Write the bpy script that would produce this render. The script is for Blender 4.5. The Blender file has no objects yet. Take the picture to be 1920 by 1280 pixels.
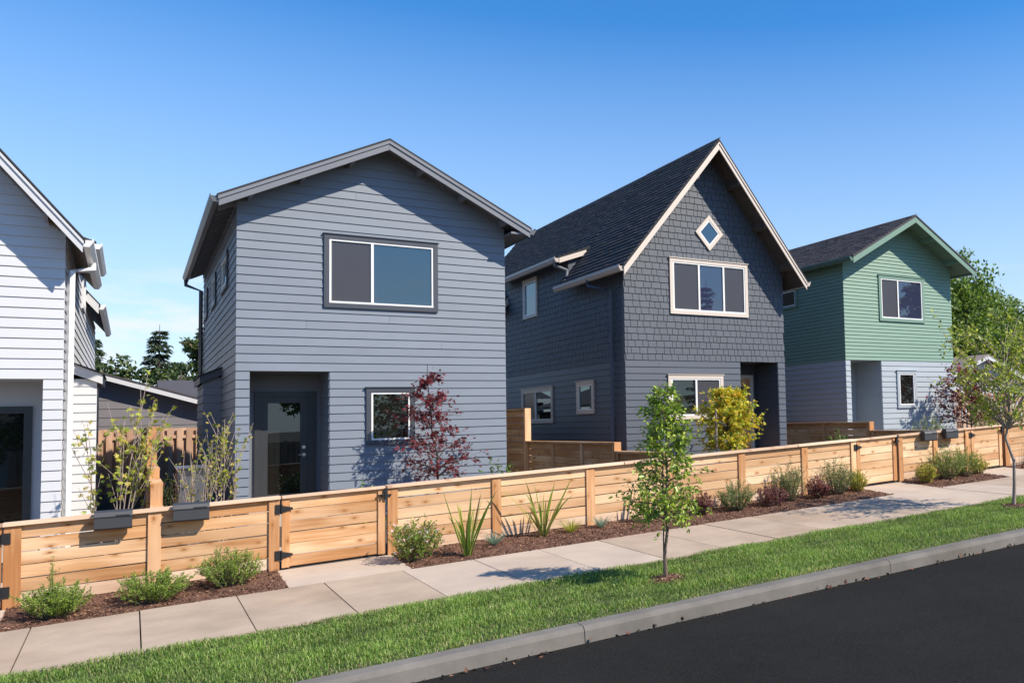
import bpy, math, random
import numpy as np
from mathutils import Vector, Matrix
RNG = np.random.default_rng(7); random.seed(7)
SC = bpy.context.scene; COL = SC.collection
R = math.radians

# ------------------------------------------------------------------ camera, sky, sun, exposure
cam_d = bpy.data.cameras.new('camera'); cam = bpy.data.objects.new('camera', cam_d); COL.objects.link(cam)
_rt = Vector((0.80397372, -0.59399886, -0.02813572)); _dn = Vector((0.01169416, 0.06309697, -0.99793889)); _fw = Vector((0.59454984, 0.80198761, 0.05767463))
_m = Matrix.Identity(4)
for i in range(3):
    _m[i][0] = _rt[i]; _m[i][1] = -_dn[i]; _m[i][2] = -_fw[i]
_m[0][3], _m[1][3], _m[2][3] = 0, 0, 2.3
cam.matrix_world = _m
cam_d.sensor_fit = 'HORIZONTAL'; cam_d.sensor_width = 36; cam_d.lens = 1626.93 * 36 / 1920
cam_d.shift_x = (960 - 1450) / 1920; cam_d.shift_y = (687 - 640) / 1920
cam_d.clip_start = .05; cam_d.clip_end = 3000
SC.camera = cam

SUN = Vector((.76, -1.0, 1.17)).normalized()
world = bpy.data.worlds.new('World'); SC.world = world; world.use_nodes = True
wn = world.node_tree.nodes; wl = world.node_tree.links
sky = wn.new('ShaderNodeTexSky'); sky.sky_type = 'NISHITA'; sky.sun_disc = False
sky.sun_elevation = math.asin(SUN.z); sky.sun_rotation = math.atan2(SUN.x, SUN.y)
sky.altitude = 50; sky.air_density = 1.0; sky.dust_density = 0; sky.ozone_density = 2.5
bgn = wn['Background']; bgn.inputs[1].default_value = .142
hs = wn.new('ShaderNodeHueSaturation'); hs.inputs['Saturation'].default_value = 1.36; hs.inputs['Hue'].default_value = .504
wl.new(sky.outputs[0], hs.inputs['Color']); 
tcw = wn.new('ShaderNodeTexCoord'); sep = wn.new('ShaderNodeSeparateXYZ'); wl.new(tcw.outputs['Generated'], sep.inputs[0])
mpw = wn.new('ShaderNodeMapping'); mpw.inputs['Scale'].default_value = (7, 7, 26); wl.new(tcw.outputs['Generated'], mpw.inputs[0])
cn = wn.new('ShaderNodeTexNoise'); cn.inputs['Scale'].default_value = 1.0; cn.inputs['Detail'].default_value = 6; cn.inputs['Roughness'].default_value = .6; wl.new(mpw.outputs[0], cn.inputs['Vector'])
def _mr(src, a, b, lo=0, hi=1):
    x = wn.new('ShaderNodeMapRange'); x.inputs[1].default_value = a; x.inputs[2].default_value = b; x.inputs[3].default_value = lo; x.inputs[4].default_value = hi; wl.new(src, x.inputs[0]); return x.outputs[0]
m1 = wn.new('ShaderNodeMath'); m1.operation = 'MULTIPLY'; wl.new(_mr(cn.outputs[0], .47, .60), m1.inputs[0]); wl.new(_mr(sep.outputs[2], .17, .10), m1.inputs[1])
m2 = wn.new('ShaderNodeMath'); m2.operation = 'MULTIPLY'; m2.inputs[1].default_value = .9; wl.new(m1.outputs[0], m2.inputs[0])
cm = wn.new('ShaderNodeMix'); cm.data_type = 'RGBA'; wl.new(m2.outputs[0], cm.inputs[0]); cm.inputs[7].default_value = (4.3, 4.5, 4.75, 1)
hz_ = wn.new('ShaderNodeMix'); hz_.data_type = 'RGBA'; wl.new(_mr(sep.outputs[2], 0, .42, .85, 0), hz_.inputs[0]); wl.new(hs.outputs[0], hz_.inputs[6]); hz_.inputs[7].default_value = (2.95, 3.55, 4.4, 1); wl.new(hz_.outputs[2], cm.inputs[6])
wl.new(cm.outputs[2], bgn.inputs[0])

sun_d = bpy.data.lights.new('sun', 'SUN'); sun_d.energy = 4.7; sun_d.angle = R(.53); sun_d.color = (1, .905, .765)
sun_o = bpy.data.objects.new('sun', sun_d); COL.objects.link(sun_o)
sun_o.rotation_euler = (-SUN).to_track_quat('-Z', 'Y').to_euler(); sun_o.location = (20, -20, 30)
vs = SC.view_settings; vs.view_transform = 'Standard'; vs.look = 'None'; vs.exposure = .6; vs.gamma = 1
SC.cycles.use_denoising = True
SC.cycles.max_bounces = 8; SC.cycles.transparent_max_bounces = 8

# ------------------------------------------------------------------ materials
def newmat(name):
    m = bpy.data.materials.new(name); m.use_nodes = True
    return m, m.node_tree.nodes, m.node_tree.links, m.node_tree.nodes['Principled BSDF']
def mixc(n, l, fac, a, b, mode='MIX'):
    x = n.new('ShaderNodeMix'); x.data_type = 'RGBA'; x.blend_type = mode
    for sock, v in ((x.inputs[0], fac), (x.inputs[6], a), (x.inputs[7], b)):
        if hasattr(v, 'links'): l.new(v, sock)
        elif isinstance(v, (int, float)): sock.default_value = v
        else: sock.default_value = (*v[:3], 1)
    return x.outputs[2]
def noise(n, l, scale, vec=None, detail=3, rough=.55):
    x = n.new('ShaderNodeTexNoise'); x.inputs['Scale'].default_value = scale; x.inputs['Detail'].default_value = detail; x.inputs['Roughness'].default_value = rough
    if vec is not None: l.new(vec, x.inputs['Vector'])
    return x.outputs[0]
def ramp(n, l, src, a, b):
    x = n.new('ShaderNodeMapRange'); x.inputs[1].default_value = a; x.inputs[2].default_value = b; x.clamp = True
    l.new(src, x.inputs[0]); return x.outputs[0]
def objvec(n, l, scale=(1, 1, 1), rnd=0):
    tc = n.new('ShaderNodeTexCoord'); mp = n.new('ShaderNodeMapping'); mp.inputs['Scale'].default_value = scale
    if rnd:
        oi = n.new('ShaderNodeObjectInfo'); ml = n.new('ShaderNodeVectorMath'); ml.operation = 'SCALE'
        ml.inputs[0].default_value = (rnd, rnd * 1.7, rnd * .6); l.new(oi.outputs['Random'], ml.inputs[3])
        ad = n.new('ShaderNodeVectorMath'); l.new(tc.outputs['Object'], ad.inputs[0]); l.new(ml.outputs[0], ad.inputs[1])
        l.new(ad.outputs[0], mp.inputs[0])
    else: l.new(tc.outputs['Object'], mp.inputs[0])
    return mp.outputs[0]
def bump(n, l, bs, h, strength, dist=.01):
    b = n.new('ShaderNodeBump'); b.inputs['Strength'].default_value = strength; b.inputs['Distance'].default_value = dist
    l.new(h, b.inputs['Height']); l.new(b.outputs[0], bs.inputs['Normal'])

def paint(name, c, rough=.55, var=.06, grain=(3, 3, 60), b=.12):
    m, n, l, bs = newmat(name)
    oi = n.new('ShaderNodeObjectInfo')
    v = objvec(n, l, (1, 1, 1), 13); ns = noise(n, l, 1.3, v, 4)
    lo = tuple(x * (1 - var * 1.6) for x in c); hi = tuple(x * (1 + var) for x in c)
    c1 = mixc(n, l, ns, lo, hi)
    rr = ramp(n, l, oi.outputs['Random'], -.2, 1.2)
    c2 = mixc(n, l, rr, tuple(x * (1 - var * .7) for x in (1, 1, 1)), tuple(x * (1 + var * .4) for x in (1, 1, 1)))
    col = mixc(n, l, 1.0, c1, c2, 'MULTIPLY')
    l.new(col, bs.inputs['Base Color']); bs.inputs['Roughness'].default_value = rough
    g = noise(n, l, 1, objvec(n, l, grain, 5), 3); bump(n, l, bs, g, b, .004)
    return m

def cedar(name, axis='x', tone=(1, 1, 1), grey=0.0, pale=0.0):
    m, n, l, bs = newmat(name)
    sc = {'x': (.8, 9, 16), 'y': (9, .8, 16), 'z': (16, 9, .8)}[axis]
    kn = {'x': (4.2, 1, 8), 'y': (1, 4.2, 8), 'z': (8, 1, 4.2)}[axis]
    oi = n.new('ShaderNodeObjectInfo')
    g = noise(n, l, 1.6, objvec(n, l, sc, 31), 5, .6)
    base = mixc(n, l, ramp(n, l, g, .32, .68), (.43, .23, .105), (.68, .45, .265))
    # large patches of pale sapwood and red heartwood
    p = noise(n, l, 1.0, objvec(n, l, tuple(x * .12 + .5 for x in sc), 17), 2)
    base = mixc(n, l, ramp(n, l, p, .45, .72), base, (.76, .57, .40))
    base = mixc(n, l, ramp(n, l, p, .5, .2), base, (.48, .24, .10))
    if pale: base = mixc(n, l, pale, base, (.88, .72, .53))
    r1 = n.new('ShaderNodeMath'); r1.operation = 'FRACT'; r2 = n.new('ShaderNodeMath'); r2.operation = 'MULTIPLY'; r2.inputs[1].default_value = 7.31
    l.new(oi.outputs['Random'], r2.inputs[0]); l.new(r2.outputs[0], r1.inputs[0])
    tint = mixc(n, l, r1.outputs[0], (.74, .64, .54), (1.16, 1.17, 1.18))
    base = mixc(n, l, 1.0, base, tint, 'MULTIPLY')
    vo = n.new('ShaderNodeTexVoronoi'); vo.voronoi_dimensions = '2D'; vo.inputs['Scale'].default_value = .85; vo.inputs['Randomness'].default_value = 1
    sx = n.new('ShaderNodeSeparateXYZ'); cx_ = n.new('ShaderNodeCombineXYZ'); l.new(objvec(n, l, kn, 23), sx.inputs[0]); l.new(sx.outputs[1 if axis == 'y' else 0], cx_.inputs[0]); l.new(sx.outputs[2], cx_.inputs[1]); l.new(cx_.outputs[0], vo.inputs['Vector'])
    k = ramp(n, l, vo.outputs['Distance'], .11, .05)
    sc_ = n.new('ShaderNodeSeparateColor'); l.new(vo.outputs['Color'], sc_.inputs[0]); on = ramp(n, l, sc_.outputs[0], .60, .62)
    km = n.new('ShaderNodeMath'); km.operation = 'MULTIPLY'; l.new(k, km.inputs[0]); l.new(on, km.inputs[1])
    base = mixc(n, l, km.outputs[0], base, (.22, .095, .035))
    k2 = ramp(n, l, vo.outputs['Distance'], .30, .10)
    kk = n.new('ShaderNodeMath'); kk.operation = 'MULTIPLY'; kk2 = n.new('ShaderNodeMath'); kk2.operation = 'MULTIPLY'; kk2.inputs[1].default_value = .55; l.new(on, kk2.inputs[0]); l.new(kk2.outputs[0], kk.inputs[1]); l.new(k2, kk.inputs[0])
    base = mixc(n, l, kk.outputs[0], base, (.36, .17, .06))
    base = mixc(n, l, 1.0, base, tone, 'MULTIPLY')
    if grey: base = mixc(n, l, grey, base, (.52, .44, .38))
    l.new(base, bs.inputs['Base Color']); bs.inputs['Roughness'].default_value = .72
    bs.inputs['Specular IOR Level'].default_value = .25
    bump(n, l, bs, g, .25, .004)
    return m

def simple(name, c, rough=.6, metal=0, spec=.5):
    m, n, l, bs = newmat(name)
    v = objvec(n, l, (1, 1, 1), 3); ns = noise(n, l, 6, v, 4)
    col = mixc(n, l, ns, tuple(x * .86 for x in c), tuple(min(1, x * 1.1) for x in c))
    l.new(col, bs.inputs['Base Color']); bs.inputs['Roughness'].default_value = rough; bs.inputs['Metallic'].default_value = metal
    bs.inputs['Specular IOR Level'].default_value = spec
    return m

def leafmat(name, rough=.5, trans=.3):
    m, n, l, bs = newmat(name)
    a = n.new('ShaderNodeVertexColor'); a.layer_name = 'Col'
    l.new(a.outputs[0], bs.inputs['Base Color']); bs.inputs['Roughness'].default_value = rough; bs.inputs['Specular IOR Level'].default_value = .4
    t = n.new('ShaderNodeBsdfTranslucent'); br = mixc(n, l, 1.0, a.outputs[0], (1.5, 1.5, .8), 'MULTIPLY'); l.new(br, t.inputs[0])
    mx = n.new('ShaderNodeMixShader'); mx.inputs[0].default_value = trans
    l.new(bs.outputs[0], mx.inputs[1]); l.new(t.outputs[0], mx.inputs[2]); l.new(mx.outputs[0], n['Material Output'].inputs[0])
    return m

def glassmat(name, c, ior=1.9, rough=.0):
    m, n, l, bs = newmat(name)
    bs.inputs['Base Color'].default_value = (*c, 1); bs.inputs['Roughness'].default_value = .8; bs.inputs['Specular IOR Level'].default_value = 0
    gl = n.new('ShaderNodeBsdfGlossy'); gl.inputs['Roughness'].default_value = rough; gl.inputs[0].default_value = (.76, .93, 1, 1)
    fr = n.new('ShaderNodeFresnel'); fr.inputs[0].default_value = ior
    nz = noise(n, l, .9, objvec(n, l), 2); b = n.new('ShaderNodeBump'); b.inputs['Strength'].default_value = .02; b.inputs['Distance'].default_value = .02
    l.new(nz, b.inputs['Height']); l.new(b.outputs[0], gl.inputs['Normal'])
    mx = n.new('ShaderNodeMixShader'); l.new(fr.outputs[0], mx.inputs[0]); l.new(bs.outputs[0], mx.inputs[1]); l.new(gl.outputs[0], mx.inputs[2])
    l.new(mx.outputs[0], n['Material Output'].inputs[0])
    return m

def screenmat(name):
    m, n, l, bs = newmat(name)
    v = objvec(n, l, (1, 1, 1)); w = noise(n, l, 220, v, 1)
    col = mixc(n, l, w, (.028, .027, .033), (.085, .082, .094)); l.new(col, bs.inputs['Base Color']); bs.inputs['Roughness'].default_value = .18; bs.inputs['Specular IOR Level'].default_value = .45
    return m

def concrete(name, c, sc=1.0, stain=.25):
    m, n, l, bs = newmat(name)
    v = objvec(n, l, (1, 1, 1), 3)
    n1 = noise(n, l, 1.1 * sc, v, 5, .65); n2 = noise(n, l, 90, v, 3); n3 = noise(n, l, .5 * sc, v, 3)
    a = mixc(n, l, ramp(n, l, n1, .3, .75), tuple(x * (1 - stain) for x in c), tuple(x * 1.06 for x in c))
    a = mixc(n, l, ramp(n, l, n2, .3, .7), a, mixc(n, l, 1.0, a, (1.13, 1.12, 1.1), 'MULTIPLY'))
    a = mixc(n, l, ramp(n, l, n3, .52, .75), a, mixc(n, l, 1.0, a, (.86, .80, .74), 'MULTIPLY'))
    l.new(a, bs.inputs['Base Color']); bs.inputs['Roughness'].default_value = .85
    bump(n, l, bs, n2, .15, .004)
    return m

M = {}
M['slate'] = paint('slate_paint', (.180, .208, .252), .5, .09)
M['slate_dark'] = paint('dark_trim_paint', (.055, .062, .078), .45)
M['slate_trim'] = paint('slate_trim_paint', (.17, .18, .205), .5)
M['navy'] = paint('navy_paint', (.068, .080, .104), .5)
M['navy_shingle'] = paint('navy_shingle_paint', (.070, .082, .104), .6, .12, (30, 30, 2), .3)
M['cream'] = paint('cream_trim_paint', (.60, .52, .45), .5, .03)
M['green'] = paint('green_paint', (.175, .285, .215), .5)
M['green_trim'] = paint('green_trim_paint', (.165, .27, .21), .5)
M['greyblue'] = paint('grey_blue_paint', (.355, .395, .43), .5)
M['white'] = paint('white_paint', (.55, .555, .575), .5, .025)
M['vinyl'] = simple('white_vinyl', (.80, .79, .77), .4)
M['soffit'] = paint('soffit_wood', (.30, .235, .185), .6, .12, (40, 2, 40))
M['soffit_dark'] = paint('dark_soffit', (.075, .062, .055), .6, .1, (40, 2, 40))
M['gutter_dark'] = simple('dark_gutter', (.10, .105, .115), .35, 0, .6)
M['cream_metal'] = simple('cream_gutter', (.50, .43, .375), .4)
M['white_metal'] = simple('white_gutter', (.76, .76, .76), .35)
M['green_metal'] = simple('green_gutter', (.10, .175, .135), .4)
M['grey_metal'] = simple('grey_downspout', (.16, .175, .19), .35)
M['black'] = simple('black_iron', (.012, .012, .013), .5)
M['mailbox'] = simple('mailbox_grey', (.038, .040, .046), .5)
M['steel'] = simple('satin_steel', (.6, .6, .6), .3, 1)
M['glass_sky'] = glassmat('window_glass', (.012, .022, .036), 2.3); M['glass_low'] = glassmat('clear_window_glass', (.03, .036, .07), 2.0)
M['glass_dark'] = glassmat('dark_window_glass', (.010, .010, .009), 1.85)
M['screen'] = screenmat('insect_screen')
M['door_dark'] = simple('dark_door', (.035, .037, .04), .4)
M['cedar_x'] = cedar('cedar_boards', 'x', (1.0, .96, .90)); M['cedar_pale'] = cedar('pale_cedar_boards', 'x', (1.0, .96, .90), 0, .28); M['cedar_y'] = cedar('cedar_side_boards', 'y', (.95, .86, .76)); M['cedar_z'] = cedar('cedar_posts', 'z', (1.0, .90, .80))
M['cedar_cap'] = cedar('cedar_cap_rail', 'x', (1.15, 1.10, 1.08), .35, .35)
M['cedar_low'] = cedar('weathered_lower_boards', 'x', (1.08, 1.04, 1.0), .38)
M['cedar_old'] = cedar('weathered_cedar', 'z', (.72, .60, .54), .3)
M['concrete'] = concrete('sidewalk_concrete', (.425, .33, .245), 1, .32)
M['concrete_new'] = concrete('walk_concrete', (.455, .37, .295), 1, .18)
M['kerb'] = concrete('kerb_concrete', (.165, .152, .135), 1.5, .42)
M['bark'] = simple('bark', (.16, .115, .085), .9)
M['bark_pale'] = simple('pale_bark', (.30, .235, .20), .8)
M['bark_dark'] = simple('dark_bark', (.06, .045, .04), .9)
M['leaf'] = leafmat('foliage', .5, .36); M['leaf_gloss'] = leafmat('glossy_foliage', .35, .2); M['blade'] = leafmat('grass_blades', .55, .3); M['needle'] = leafmat('needles', .7, .1)
M['flower'] = leafmat('petals', .6, .2)
def roofmat(name, c):
    m, n, l, bs = newmat(name)
    v = objvec(n, l); n1 = noise(n, l, 5, v, 4); n2 = noise(n, l, 160, v, 2)
    a = mixc(n, l, ramp(n, l, n1, .3, .7), tuple(x * .82 for x in c), tuple(x * 1.18 for x in c))
    a = mixc(n, l, ramp(n, l, n2, .35, .7), a, tuple(x * 1.4 for x in c)); l.new(a, bs.inputs['Base Color']); bs.inputs['Roughness'].default_value = .9
    bump(n, l, bs, n2, .4, .004); return m
M['roof'] = roofmat('dark_asphalt_shingle', (.028, .028, .031)); M['roof_grey'] = roofmat('grey_asphalt_shingle', (.055, .05, .055)); M['roof_brown'] = roofmat('brown_roof', (.20, .165, .145))
def asphaltmat():
    m, n, l, bs = newmat('asphalt')
    v = objvec(n, l); n1 = noise(n, l, .6, v, 6, .7); n2 = noise(n, l, 45, v, 4, .75); n3 = noise(n, l, 420, v, 2)
    a = mixc(n, l, ramp(n, l, n1, .3, .7), (.0055, .0055, .005), (.0135, .0132, .0125))
    a = mixc(n, l, ramp(n, l, n3, .52, .72), a, (.055, .053, .05)); a = mixc(n, l, ramp(n, l, n2, .56, .72), a, (.033, .032, .030)); l.new(a, bs.inputs['Base Color']); bs.inputs['Roughness'].default_value = .9; bs.inputs['Specular IOR Level'].default_value = .1
    bump(n, l, bs, n2, .6, .01); return m
M['asphalt'] = asphaltmat()
def soilmat(name, a, b, s=40):
    m, n, l, bs = newmat(name)
    v = objvec(n, l); n1 = noise(n, l, s, v, 5, .7); n2 = noise(n, l, 2, v, 3)
    c = mixc(n, l, ramp(n, l, n1, .3, .7), a, b); c = mixc(n, l, ramp(n, l, n2, .3, .8), c, mixc(n, l, 1.0, c, (.75, .7, .68), 'MULTIPLY'))
    l.new(c, bs.inputs['Base Color']); bs.inputs['Roughness'].default_value = .95; bump(n, l, bs, n1, .8, .02); return m
M['mulch'] = soilmat('bark_mulch', (.07, .032, .02), (.23, .115, .07)); M['turf_soil'] = soilmat('turf_soil', (.035, .055, .018), (.07, .11, .03), 25)
M['yard'] = soilmat('yard_soil', (.05, .035, .025), (.11, .085, .06)); M['far_grass'] = soilmat('far_grass', (.05, .075, .025), (.09, .12, .04), 3)
M['chip'] = leafmat('bark_chips', .9, 0); M['litter'] = leafmat('dead_leaves', .8, .1)

# ------------------------------------------------------------------ mesh helpers
class MB:
    def __init__(s): s.v = []; s.f = []
    def quad(s, a, b, c, d): k = len(s.v); s.v += [a, b, c, d]; s.f.append((k, k + 1, k + 2, k + 3)); return s
    def hexa(s, p):   # p: 8 points, bottom ring 0-3 then top ring 4-7
        k = len(s.v); s.v += [tuple(x) for x in p]; a = [Vector(x) for x in p]
        c0 = (a[0] + a[1] + a[2] + a[3]); c1 = (a[4] + a[5] + a[6] + a[7]); fl = (a[2] - a[0]).cross(a[3] - a[1]).dot(c1 - c0) < 0
        for q in ((0, 3, 2, 1), (4, 5, 6, 7), (0, 1, 5, 4), (1, 2, 6, 5), (2, 3, 7, 6), (3, 0, 4, 7)): s.f.append(tuple(k + i for i in (q[::-1] if fl else q)))
        return s
    def box(s, x0, x1, y0, y1, z0, z1):
        return s.hexa([(x0, y0, z0), (x1, y0, z0), (x1, y1, z0), (x0, y1, z0), (x0, y0, z1), (x1, y0, z1), (x1, y1, z1), (x0, y1, z1)])
    def prism(s, poly, fn, t0, t1):   # poly 2-D points, fn(a, b, t) -> xyz
        k = len(s.v); n = len(poly)
        s.v += [fn(a, b, t0) for a, b in poly] + [fn(a, b, t1) for a, b in poly]
        nf = [tuple(range(k + n - 1, k - 1, -1)), tuple(range(k + n, k + 2 * n))] + [(k + i, k + (i + 1) % n, k + n + (i + 1) % n, k + n + i) for i in range(n)]
        P = [Vector(x) for x in s.v[k:k + n]]; nm = Vector((0, 0, 0))
        for i in range(n): nm += P[i].cross(P[(i + 1) % n])
        if nm.dot(Vector(s.v[k + n]) - P[0]) < 0: nf = [q[::-1] for q in nf]
        s.f += nf; return s
    def tube(s, pts, radii, sides=6):
        pts = [Vector(p) for p in pts]; k = len(s.v); prev = None
        for i, p in enumerate(pts):
            d = (pts[min(i + 1, len(pts) - 1)] - pts[max(i - 1, 0)]).normalized()
            a = d.cross(Vector((.31, .87, .2)) if prev is None else prev).normalized() if prev is None else (prev - d * prev.dot(d)).normalized()
            prev = a; b = d.cross(a); r = radii[i] if hasattr(radii, '__len__') else radii
            for j in range(sides):
                t = 2 * math.pi * j / sides; s.v.append(tuple(p + a * (r * math.cos(t)) + b * (r * math.sin(t))))
        for i in range(len(pts) - 1):
            for j in range(sides):
                j2 = (j + 1) % sides; s.f.append((k + i * sides + j, k + i * sides + j2, k + (i + 1) * sides + j2, k + (i + 1) * sides + j))
        s.f.append(tuple(k + (len(pts) - 1) * sides + j for j in range(sides)))
        return s
    def mesh(s, name, mat):
        me = bpy.data.meshes.new(name); me.from_pydata(s.v, [], s.f); me.update()
        if mat: me.materials.append(mat)
        return me
    def build(s, name, mat, parent=None, smooth=False):
        me = s.mesh(name, mat)
        if smooth:
            for p in me.polygons: p.use_smooth = True
        return link(name, me, parent)
def link(name, me, parent=None, loc=None):
    o = bpy.data.objects.new(name, me); COL.objects.link(o)
    if loc is not None: o.location = loc
    if parent is not None:
        o.parent = parent
        # every root / part sits unrotated: only its translation has to be undone
        t = Vector((0, 0, 0)); p = parent
        while p is not None: t += Vector(p.location) if p.parent is None else Vector((0, 0, 0)); p = p.parent
        o.matrix_parent_inverse = Matrix.Translation(-t)
        if parent.parent is not None: o.matrix_parent_inverse = Matrix.Identity(4)
    return o
def tag(o, label, cat=None, group=None, kind=None):
    if label: o['label'] = label
    if cat: o['category'] = cat
    if group: o['group'] = group
    if kind: o['kind'] = kind
    return o
def thing(name, label, cat, loc, group=None):
    o = bpy.data.objects.new(name, None); COL.objects.link(o); o.location = loc; o.empty_display_size = .2
    return tag(o, label, cat, group)
def struct(o): o['kind'] = 'structure'; return o
def stuff(o): o['kind'] = 'stuff'; return o

def fast_mesh(name, V, T, mat, col=None, quads=False):
    me = bpy.data.meshes.new(name); V = np.asarray(V, np.float32); T = np.asarray(T, np.int32); k = T.shape[1]
    me.vertices.add(len(V)); me.vertices.foreach_set('co', V.ravel())
    me.loops.add(T.size); me.loops.foreach_set('vertex_index', T.ravel())
    me.polygons.add(len(T)); me.polygons.foreach_set('loop_start', np.arange(0, T.size, k, dtype=np.int32))
    if col is not None:
        ca = me.color_attributes.new('Col', 'FLOAT_COLOR', 'POINT'); c4 = np.ones((len(V), 4), np.float32); c4[:, :3] = col; ca.data.foreach_set('color', c4.ravel())
    me.update(calc_edges=True); me.materials.append(mat)
    return me
OVAL = (np.array([(0, 0, 0), (.45, .5, .06), (1, 0, -.05), (.45, -.5, .06)]), np.array([(0, 2, 1), (0, 3, 2)]))
def _maple():
    v = []; t = []
    for a, L in ((-1.25, .62), (-.62, .85), (0, 1), (.62, .85), (1.25, .62)):
        d = np.array([math.cos(a), math.sin(a), 0]); s = np.array([-d[1], d[0], 0]); k = len(v); b = np.array([.12, 0, 0])
        v += [b, b + d * L * .5 + s * .13, b + d * L * .95 + np.array([0, 0, -.08]), b + d * L * .5 - s * .13]; t += [(k, k + 2, k + 1), (k, k + 3, k + 2)]
    return np.array(v), np.array(t)
MAPLE = _maple()
def leaves(P, D, N, L, W, colors, template=OVAL, jit=.25):
    """P positions, D directions, N rough normals (n,3) -> verts, tris, colours"""
    P, D, N = (np.asarray(x, float) for x in (P, D, N)); n = len(P)
    D = D / (np.linalg.norm(D, axis=1, keepdims=True) + 1e-9)
    S = np.cross(N, D); S /= (np.linalg.norm(S, axis=1, keepdims=True) + 1e-9); N2 = np.cross(D, S)
    tv, tt = template; sc = RNG.uniform(.7, 1.25, n)[:, None, None]
    V = P[:, None, :] + sc * (L * tv[None, :, 0:1] * D[:, None, :] + W * tv[None, :, 1:2] * S[:, None, :] + L * tv[None, :, 2:3] * N2[:, None, :])
    T = tt[None] + (np.arange(n) * len(tv))[:, None, None]
    colors = np.asarray(colors, float); ci = RNG.integers(0, len(colors), n)
    C = colors[ci] * RNG.uniform(1 - jit, 1 + jit, n)[:, None]
    return V.reshape(-1, 3), T.reshape(-1, 3), np.repeat(C, len(tv), 0)
def rdir(n, up=0.0):
    d = RNG.normal(size=(n, 3)); d /= np.linalg.norm(d, axis=1, keepdims=True); d[:, 2] += up; return d

# ------------------------------------------------------------------ terrain
def G(x, y): return .4515 + .0345 * max(-40, min(60, x)) + .02 * (min(y, 22) - 12.95)
Y_KERB0, Y_KERB1, Y_WALK0, Y_WALK1, Y_FENCE = 7.73, 7.94, 9.80, 11.84, 12.95
def strip(name, y0, y1, dz0, dz1, mat, x0=-40, x1=60, nx=60, wav=0, ny=1):
    V = []; T = []
    for i in range(nx + 1):
        for j in range(ny + 1):
            x = x0 + (x1 - x0) * i / nx; y = y0 + (y1 - y0) * j / ny; dz = dz0 + (dz1 - dz0) * j / ny
            w = wav * random.uniform(-1, 1) if 0 < j < ny else 0
            V.append((x, y, G(x, y) + dz + w))
    for i in range(nx):
        for j in range(ny):
            a = i * (ny + 1) + j; T.append((a, a + ny + 1, a + ny + 2, a + 1))
    return link(name, fast_mesh(name, V, T, mat))
def ground():
    xs = [-400, -150, -40, 0, 60, 150, 400]; ys = [-400, -120, -40, -9, 7.6, 8.05, 12.6, 12.98, 15, 22, 45, 120, 400, 700]
    V = []; T = []
    for x in xs:
        for y in ys:
            V.append((x, y, G(x, min(max(y, -9), 22)) + (-.34 if y < 7.9 else -.13 if y < 12.8 else .02)))
    for i in range(len(xs) - 1):
        for j in range(len(ys) - 1):
            a = i * len(ys) + j; T.append((a, a + len(ys), a + len(ys) + 1, a + 1))
    return struct(link('ground', fast_mesh('ground', V, T, M['yard'])))
ground()
struct(strip('road', -7.5, Y_KERB0 + .02, -.235, -.235, M['asphalt']))
kerb = struct(strip('kerb', Y_KERB0 + .03, Y_KERB1 - .02, -.26, -.26, M['kerb']))
def kerb_poly(y):  # profile in (y, z-offset): rounded nose
    return [(Y_KERB0, -.30), (Y_KERB0 + .018, -.125), (Y_KERB0 + .035, -.095), (Y_KERB0 + .06, -.083), (Y_KERB1, -.08), (Y_KERB1, -.30)]
def kerb_stone(x0, x1):
    mb = MB(); pr = kerb_poly(0); mb.prism(pr, lambda a, b, t: (t, a, G(t, 12.95) + .02 * (a - 12.95) + b), x0 + .004, x1 - .004); return mb.build('kerb_stone', M['kerb'], kerb)
xk = -20.4
while xk < 40: kerb_stone(xk, xk + 3.975); xk += 3.975 + 0.0
lawn = struct(strip('lawn_strip', Y_KERB1, Y_WALK0, -.085, -.062, M['turf_soil'], -30, 40, 70, .008, 6))
walk = struct(strip('sidewalk', Y_WALK0, Y_WALK1, -.09, -.09, M['kerb']))
x = 1.0 - .9 * 16
while x < 30:
    mb = MB(); e = random.uniform(-.003, .003); x1 = x + .9
    P = [(x + .006, Y_WALK0 + .004), (x1 - .006, Y_WALK0 + .004), (x1 - .006, Y_WALK1 - .004), (x + .006, Y_WALK1 - .004)]
    mb.hexa([(a, b, G(a, b) - .11) for a, b in P] + [(a, b, G(a, b) - .042 + e) for a, b in P]); mb.build('slab', M['concrete'] if int((x + 30) / 2.7) % 3 else M['concrete_new'], walk)
    x = x1
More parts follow.
